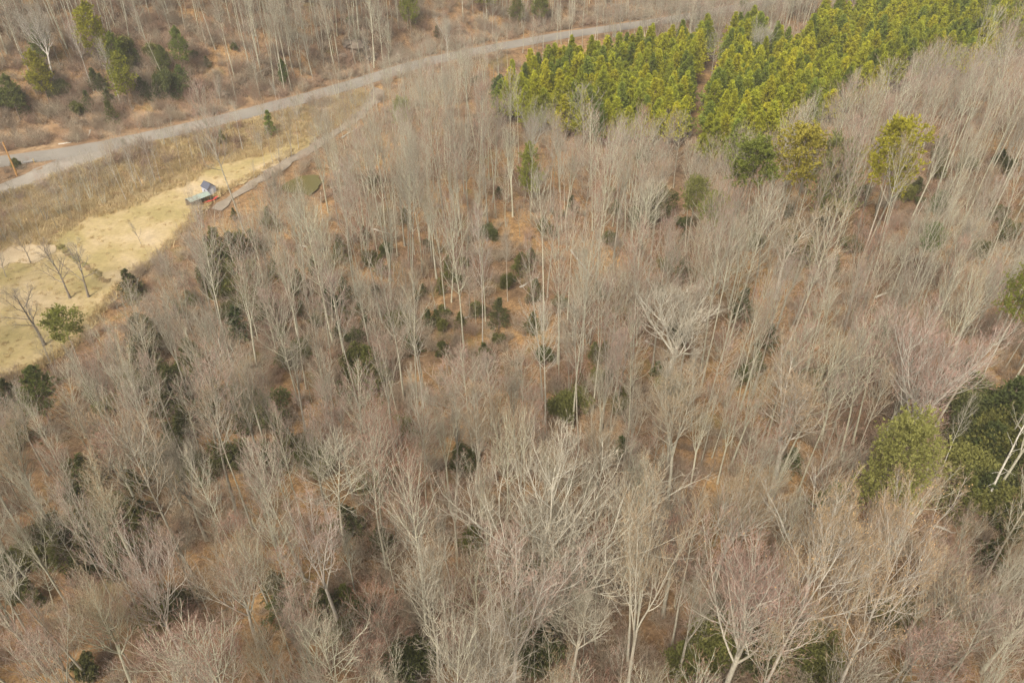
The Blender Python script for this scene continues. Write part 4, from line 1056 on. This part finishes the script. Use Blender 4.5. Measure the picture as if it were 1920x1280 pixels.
# ------------------------------------------------------------------ evergreen shrubs
SLIB = []
for s in range(6):
    st, fo_ = gen_shrub(300+s, 2.0, 3.0, 2300, .26); q = Kind(); q.st = st.mesh('stem', [M_WOODIN]); q.fo = fo_.mesh('foliage', [M_LEAF], False); SLIB.append(q)
BIGS = []
for s in range(4):
    st, fo_ = gen_shrub(340+s, 2.0, 3.0, 5200, .16, 18); q = Kind(); q.st = st.mesh('stem', [M_WOODIN]); q.fo = fo_.mesh('foliage', [M_LEAF], False); BIGS.append(q)
SL, HL = [], []
for (px, py, r) in SHRUBS:
    x, y = at(px, py); dp = proj(x, y, H(x, y))[2]; rw = r*dp/FPX
    if random.random() < (.25 if rw > 2.4 else .5):
        hh = rw*random.uniform(2.1, 3.0); base = random.choice([(.13, .145, .042), (.11, .13, .042), (.165, .17, .045), (.14, .145, .055)])
        o = put_pine(random.choice(PLIB['hemlock']), x, y, H(x, y)-.05, random.uniform(0, 6.28), hh, rw*3.0/hh*random.uniform(.85, 1.1), base, 'young_hemlock')
        a, b, _ = proj(x, y, H(x, y)+hh*.5); HL.append((o, a, b, rw)); continue
    q = random.choice(SLIB if rw < 1.25 else BIGS); o = bpy.data.objects.new('evergreen_shrub', None); C.objects.link(o); o.location = (x, y, H(x, y)-.05); o.rotation_euler = (0, 0, random.uniform(0, 6.28))
    s = rw/1.75; o.scale = (s, s*random.uniform(.8, 1.2), s*random.uniform(.85, 1.6)*(1 if rw < 2.4 else .85)*(1.25 if py < 240 and px < 420 else 1)); o.empty_display_size = .3
    j = random.uniform(.8, 1.25); base = random.choice([(.125, .13, .04), (.105, .115, .038), (.155, .155, .045), (.13, .132, .048), (.18, .175, .05)])
    for pn, me in (('stem', q.st), ('foliage', q.fo)):
        p = bpy.data.objects.new(pn, me); C.objects.link(p); p.parent = o; p['tint'] = tuple(c*j for c in base)
    a, b, _ = proj(x, y, H(x, y)+s*1.6); SL.append((o, a, b, rw))

# ------------------------------------------------------------------ undergrowth, dry grass, brush (nobody could count it)
BR = []
for s in range(4):
    rg = np.random.default_rng(400+s); mb = MB()
    n = 26; az = rg.random(n)*6.28; inc = rg.uniform(.1, .8, n); L = rg.uniform(1.0, 2.2, n)
    P = np.zeros((n, 4, 3)); d = np.stack((np.cos(az)*np.sin(inc), np.sin(az)*np.sin(inc), np.cos(inc)), 1); P[:, 0] = rg.normal(0, .25, (n, 3))*np.array((1, 1, 0))
    for k in range(1, 4): d = unit(d+rg.normal(0, .12, (n, 3))); P[:, k] = P[:, k-1]+d*(L/3)[:, None]
    Rr = np.linspace(.016, .006, 4)[None]*np.ones((n, 1)); mb.tubes(P, Rr, 3, 0)
    P2, R2 = kids(rg, P, Rr, 6, .2, 1, .7, .5, .45, one, .05, .12, 3, .7, .01, .005); mb.tubes(P2, R2, 3, 0)
    twigs(rg, mb, P2, R2, 4, .35, .6, .05, .007, 0)
    BR.append(mb.mesh('brush', [M_TWIG]))
pts, idx, rot, scl, tw_ = [], [], [], [], []
for _ in range(26000):
    y = random.uniform(25, 250); hw = .72*(y*CT+CAMH*ST)+6; x = random.uniform(-hw, hw); d = float(road_d(x, y))
    if abs(d) < 4.2: continue
    z = H(x, y); px, py, dp = proj(x, y, z); bank = inpoly(px, py, bank_px)
    if inpoly(px, py, LAWN) or inpoly(px, py, POND) or inpoly(px, py-14, POND) or inpoly(px, py-26, POND) or inpoly(px, py, SHEDBOX) or (380 < px < 425 and 365 < py < 408): continue
    if px < 720 and seg_d(px, py, TRACK) < 9: continue
    if px < 240 and seg_d(px, py, SPUR) < 14: continue
    if any(seg_d(px, py, ln) < r*.8 for ln, r in OPEN): continue
    dens = (.12+.55*float(wob(x, y, 7, 1.2))) if bank else (.22+.3*float(wob(x, y, 13, 2.2)))
    if 4 < d < 45: dens = .85
    if y < 85: dens += .15
    if random.random() > dens: continue
    s = random.uniform(.5, 1.25)*(1.25 if bank else 1.3 if d > 4 else 1.0)
    pts.append((x, y, z-.03)); idx.append(random.randrange(4)); rot.append((0, 0, random.uniform(0, 6.28))); scl.append((s, s, s*random.uniform(.7, 1.2)))
    tw_.append(random.choice([(.38, .30, .21), (.34, .26, .18), (.37, .25, .17), (.42, .35, .25)]) if not bank else random.choice([(.36, .26, .18), (.32, .23, .165), (.40, .30, .20), (.30, .20, .14)]))
o = gn_scatter('undergrowth', BR, pts, idx, rot, scl, {'twig': tw_})
tag(o, 'low twiggy undergrowth over the forest floor and road bank', 'undergrowth', kind='stuff')
print('BRUSH', len(pts))
GT = []
for s in range(3):
    rg = np.random.default_rng(450+s); mb = MB(); n = 60
    p = rg.normal(0, .3, (n, 3))*np.array((1, 1, 0)); d = unit(rg.normal(0, .35, (n, 3))+np.array((0, 0, 1)))
    blades(rg, mb, p, d, 1, .5, .018, .2, 0); GT.append(mb.mesh('grass_tuft', [M_TWIG], False))
pts, idx, rot, scl, tw_ = [], [], [], [], []
for _ in range(30000):
    px, py = random.uniform(-40, 760), random.uniform(120, 760)
    if py < 330-px*.28: continue
    lw, bk = inpoly(px, py, LAWN), inpoly(px, py, bank_px)
    edge = inpoly(px, py, LAWN) and seg_d(px, py, LAWN+LAWN[:1]) < 9
    if not (bk or edge or (lw and random.random() < .09)): continue
    x, y = flat(px, py) if lw else at(px, py)
    if seg_d(px, py, TRACK) < 7 or (px < 240 and seg_d(px, py, SPUR) < 12) or abs(float(road_d(x, y))) < 3.6: continue
    s = random.uniform(.6, 1.5)*(.6 if lw and not edge else 1.1)
    pts.append((x, y, H(x, y)+.05)); idx.append(random.randrange(3)); rot.append((0, 0, random.uniform(0, 6.28))); scl.append((s, s, s))
    tw_.append(random.choice([(.52, .40, .2), (.46, .34, .16), (.55, .44, .25), (.42, .30, .15)]))
o = gn_scatter('dry_grass', GT, pts, idx, rot, scl, {'twig': tw_})
tag(o, 'dry straw grass tufts on lawn edge and bank', 'grass', kind='stuff')
print('GRASS', len(pts))

# hedge line across the lawn, rocks of the road cut, fallen trunks
hp = [at(112, 462), at(150, 492), at(200, 528)]
HG = []
for k in range(18):
    t = k/17*2; i = min(int(t), 1); f = t-i; x, y = hp[i][0]*(1-f)+hp[i+1][0]*f, hp[i][1]*(1-f)+hp[i+1][1]*f
    q = random.choice(SLIB); o = bpy.data.objects.new('hedge_shrub', None); C.objects.link(o); o.location = (x+random.uniform(-.3, .3), y, H(x, y)); o.rotation_euler = (0, 0, random.uniform(0, 6.28)); s = random.uniform(.2, .34); o.scale = (s*1.3, s*1.1, s*.5)
    for pn, me in (('stem', q.st), ('foliage', q.fo)):
        p = bpy.data.objects.new(pn, me); C.objects.link(p); p.parent = o; p['tint'] = random.choice([(.46, .37, .17), (.38, .33, .13), (.48, .36, .2)])
    HG.append(o)
ORD = ['first', 'second', 'third', 'fourth', 'fifth', 'sixth', 'seventh', 'eighth', 'ninth', 'tenth', 'eleventh', 'twelfth', 'thirteenth', 'fourteenth', 'fifteenth', 'sixteenth', 'seventeenth', 'eighteenth']
for k, o in enumerate(HG): tag(o, 'low brown hedge shrub on the straw lawn, %s from the upper end' % ORD[k], 'shrub', 'low hedge across the lawn')
def rock_mesh(seed):
    rg = np.random.default_rng(seed); import bmesh
    bm = bmesh.new(); bmesh.ops.create_icosphere(bm, subdivisions=2, radius=1)
    for v in bm.verts:
        c = v.co; a = 1+.28*math.sin(3*c.x+seed)+.22*math.sin(4*c.y+2*seed)*math.cos(3*c.z)
        v.co = Vector((round(c.x*a*2.6)/2.6*.35+c.x*a*.65, c.y*a*.8, c.z*a*.55))
    me = bpy.data.meshes.new('rock'); bm.to_mesh(me); bm.free(); me.materials.append(M_ROCK); return me
RK = [rock_mesh(s) for s in (1, 2, 3)]
for k, (px, py, s) in enumerate([(652, 86, 1.6), (668, 88, 2.1), (685, 94, 1.5), (664, 100, 1.2), (700, 104, 1.1), (722, 108, .9), (690, 110, 1.0), (420, 178, 1.2), (640, 106, 1.0)]):
    x, y = at(px, py); o = link('boulder', RK[k % 3]); o.location = (x, y, H(x, y)+.15*s); o.scale = (s*1.5, s, s); o.rotation_euler = (0, 0, random.uniform(0, 6.28))
    lab = ['dark ledge boulder at the left end of the hillside outcrop', 'largest dark boulder of the hillside outcrop above the road', 'dark boulder right of the largest in the outcrop', 'brown boulder just below the largest in the outcrop', 'small brown boulder toward the right end of the outcrop', 'rightmost small boulder of the outcrop above the road', 'small brown boulder lowest in the outcrop', 'tan boulder alone on the cut bank above the road', 'leftmost small boulder below the outcrop ledge'][k]
    tag(o, lab, 'boulder', 'boulders above the road')
LOGS = [(975, 540, 1010, 520), (700, 430, 730, 440), (560, 460, 600, 470), (1610, 355, 1640, 350), (1500, 1010, 1560, 1000), (250, 165, 310, 185), (480, 140, 520, 120), (1640, 560, 1690, 540), (170, 245, 165, 258), (110, 272, 135, 268), (1070, 470, 1110, 520), (640, 260, 672, 240), (860, 600, 900, 590), (1210, 640, 1250, 660), (1750, 985, 1790, 1000)]
LL = []
for k, (a, b, c_, d_) in enumerate(LOGS):
    p0, p1 = at(a, b), at(c_, d_); rg = np.random.default_rng(500+k)
    L = min(math.hypot(p1[0]-p0[0], p1[1]-p0[1]), 9); an = math.atan2(p1[1]-p0[1], p1[0]-p0[0])
    t = np.linspace(0, 1, 7); xy = np.stack((t*L, rg.normal(0, .06, 7), np.zeros(7)), 1)
    for q in range(7): X, Y = p0[0]+xy[q, 0]*math.cos(an), p0[1]+xy[q, 0]*math.sin(an); xy[q, 2] = H(X, Y)-H(*p0)+.12
    o = thing('fallen_trunk', 'x', 'fallen tree', (p0[0], p0[1], H(*p0)), an)
    mb = MB(); Rr = np.linspace(.17, .07, 7)[None]; mb.tubes(xy[None], Rr, 7, cap=True); mb.obj('trunk', M_DEAD, o, True)
    mb = MB(); P1, R1 = kids(rg, xy[None], Rr, 6, .4, .98, .8, .6, .25, one, .05, .1, 4, .5, .05, .012); mb.tubes(P1, R1, 4); mb.obj('branch', M_DEAD, o, True)
    LL.append((o, (a+c_)/2, (b+d_)/2))

# ------------------------------------------------------------------ labels that single things out
MARKS = [(392, 352, 'the grey shed'), (565, 345, 'the pond'), (170, 285, 'the road junction'), (32, 300, 'the orange pole'), (1690, 870, 'the big rounded pine'), (985, 960, 'the big spreading pale tree'),
 (1270, 610, 'the broad domed tree'), (1303, 215, 'the plantation gap'), (935, 165, "the plantation's left tip"), (1672, 280, 'the bright yellow pine'), (1490, 262, 'the flat topped yellow pine'), 
 (118, 625, 'the lawn edge pine'), (495, 775, 'the dark round shrub at left'), (800, 690, 'the orange clearing'), (970, 550, 'the orange opening'), (1065, 760, 'the dark twin shrubs at centre'), (0, 1280, 'the bottom left corner'), (1920, 1280, 'the bottom right corner'),
 (640, 1280, "the bottom edge's left part"), (1280, 1280, "the bottom edge's right part"), (0, 960, "the left edge's lower part"), (1850, 930, 'the dark evergreens at right'), (1920, 600, "the right edge's middle"), (1398, 930, 'the fan shaped tree'),
 (235, 1060, 'the fan topped twin tree'), (600, 880, 'the rounded grey tree'), (1240, 400, 'the dark shrub by the trail'), (430, 500, 'the dark thicket by the lawn'), (620, 580, 'the green shrubs left of centre'), (745, 215, 'the driveway turn pine'), (700, 730, 'the dark thicket left of centre'),
 (160, 60, 'the tall yellow hillside pine'), (670, 90, 'the rock outcrop'), (1000, 20, 'the top edge pines'), (1920, 250, "the right edge's upper part"), (995, 300, 'the single rounded pine'), (1790, 690, 'the large pink tinged tree'), (1388, 600, 'the dark trailside shrub'), (300, 1150, 'the lower left shrubs')]
DIRS = ['right of', 'below and right of', 'just below', 'below and left of', 'left of', 'above and left of', 'just above', 'above and right of']
def autolabel(items, cat, group, marks=MARKS):
    """items: (object, adjectives, px, py) -> labels from look, direction to a landmark and, where needed, rank of nearness"""
    buck = {}
    for o, adj, px, py in items:
        m = min(marks, key=lambda k: (k[0]-px)**2+((k[1]-py)*1.2)**2); dx, dy = px-m[0], py-m[1]
        dr = DIRS[int(((math.atan2(dy, dx)+math.pi/8) % (2*math.pi))//(math.pi/4)) % 8]
        buck.setdefault('%s %s %s' % (adj, dr, m[2]), []).append((math.hypot(dx, dy), o))
    for key, lst in buck.items():
        lst.sort(key=lambda t: t[0])
        for k, (_, o) in enumerate(lst):
            lab = key if len(lst) == 1 else key+(', nearest one' if k == 0 else ', %s nearest' % (ORD[k] if k < 17 else 'farthest'))
            if len(lab.split()) > 16: lab = lab.replace(' bare tree', ' tree')
            if len(lab.split()) > 16: lab = lab.replace('the dark ', 'dark ').replace('and ', '')
            tag(o, lab, cat, group)
ADJ = {'slender': 'tall slender', 'feathery': 'dense feathery', 'sparse': 'thin straight', 'vase': 'fork stemmed', 'spreading': 'wide spreading', 'leafy': 'tan leaved', 'thin': 'thin young', 'multi': 'many stemmed', 'open': 'open crowned', 'snag': 'dead'}
its = []
for d in SOLO:
    if d['label']: tag(d['o'], d['label'], 'tree', 'bare trees of the woods')
    else: its.append((d['o'], '%s %s bare tree' % (ADJ[d['form']], d['tone']), d['px'], d['py']))
autolabel(its, 'tree', 'bare trees of the woods')
PM = [(925, 160, "the plantation's left tip"), (1310, 215, 'the trail gap'), (1430, 50, 'the notch in the plantation top'), (1130, 95, "the left block's back edge"), (1180, 210, "the left block's front edge"), (1060, 150, "the left block's middle"), (1230, 140, "the left block's right part"), (1360, 240, "the right block's lower tip"), (1450, 140, "the right block's middle"), (1600, 160, "the right block's front edge"), (1620, 40, "the right block's back edge"), (1740, 80, "the right block's far part"), (1880, 50, "the plantation's right end"), (1540, 100, "the right block's heart"), (1350, 110, 'the dark cleft between blocks'), (1000, 180, "the left block's lower left edge"), (1310, 90, "the left block's top right end"), (1480, 200, "the right block's lower edge")]
autolabel([(o, 'yellow green plantation pine', a, b) for o, a, b in PSOLO], 'pine tree', 'pines of the plantation', PM)
autolabel([(o, ('large' if r > 2.6 else 'small' if r < 1.5 else 'middling')+' dark evergreen shrub', a, b) for o, a, b, r in SL], 'shrub', 'evergreen shrubs under the bare trees')
autolabel([(o, ('large' if r > 2.6 else 'small' if r < 1.5 else 'middling')+' dark young hemlock', a, b) for o, a, b, r in HL], 'evergreen tree', 'young evergreens under the bare trees')
autolabel([(o, 'pale fallen trunk', a, b) for o, a, b in LL], 'fallen tree', 'fallen trunks')
print('TRIS unique', sum(len(m.loops)-2*len(m.polygons) for m in bpy.data.meshes))
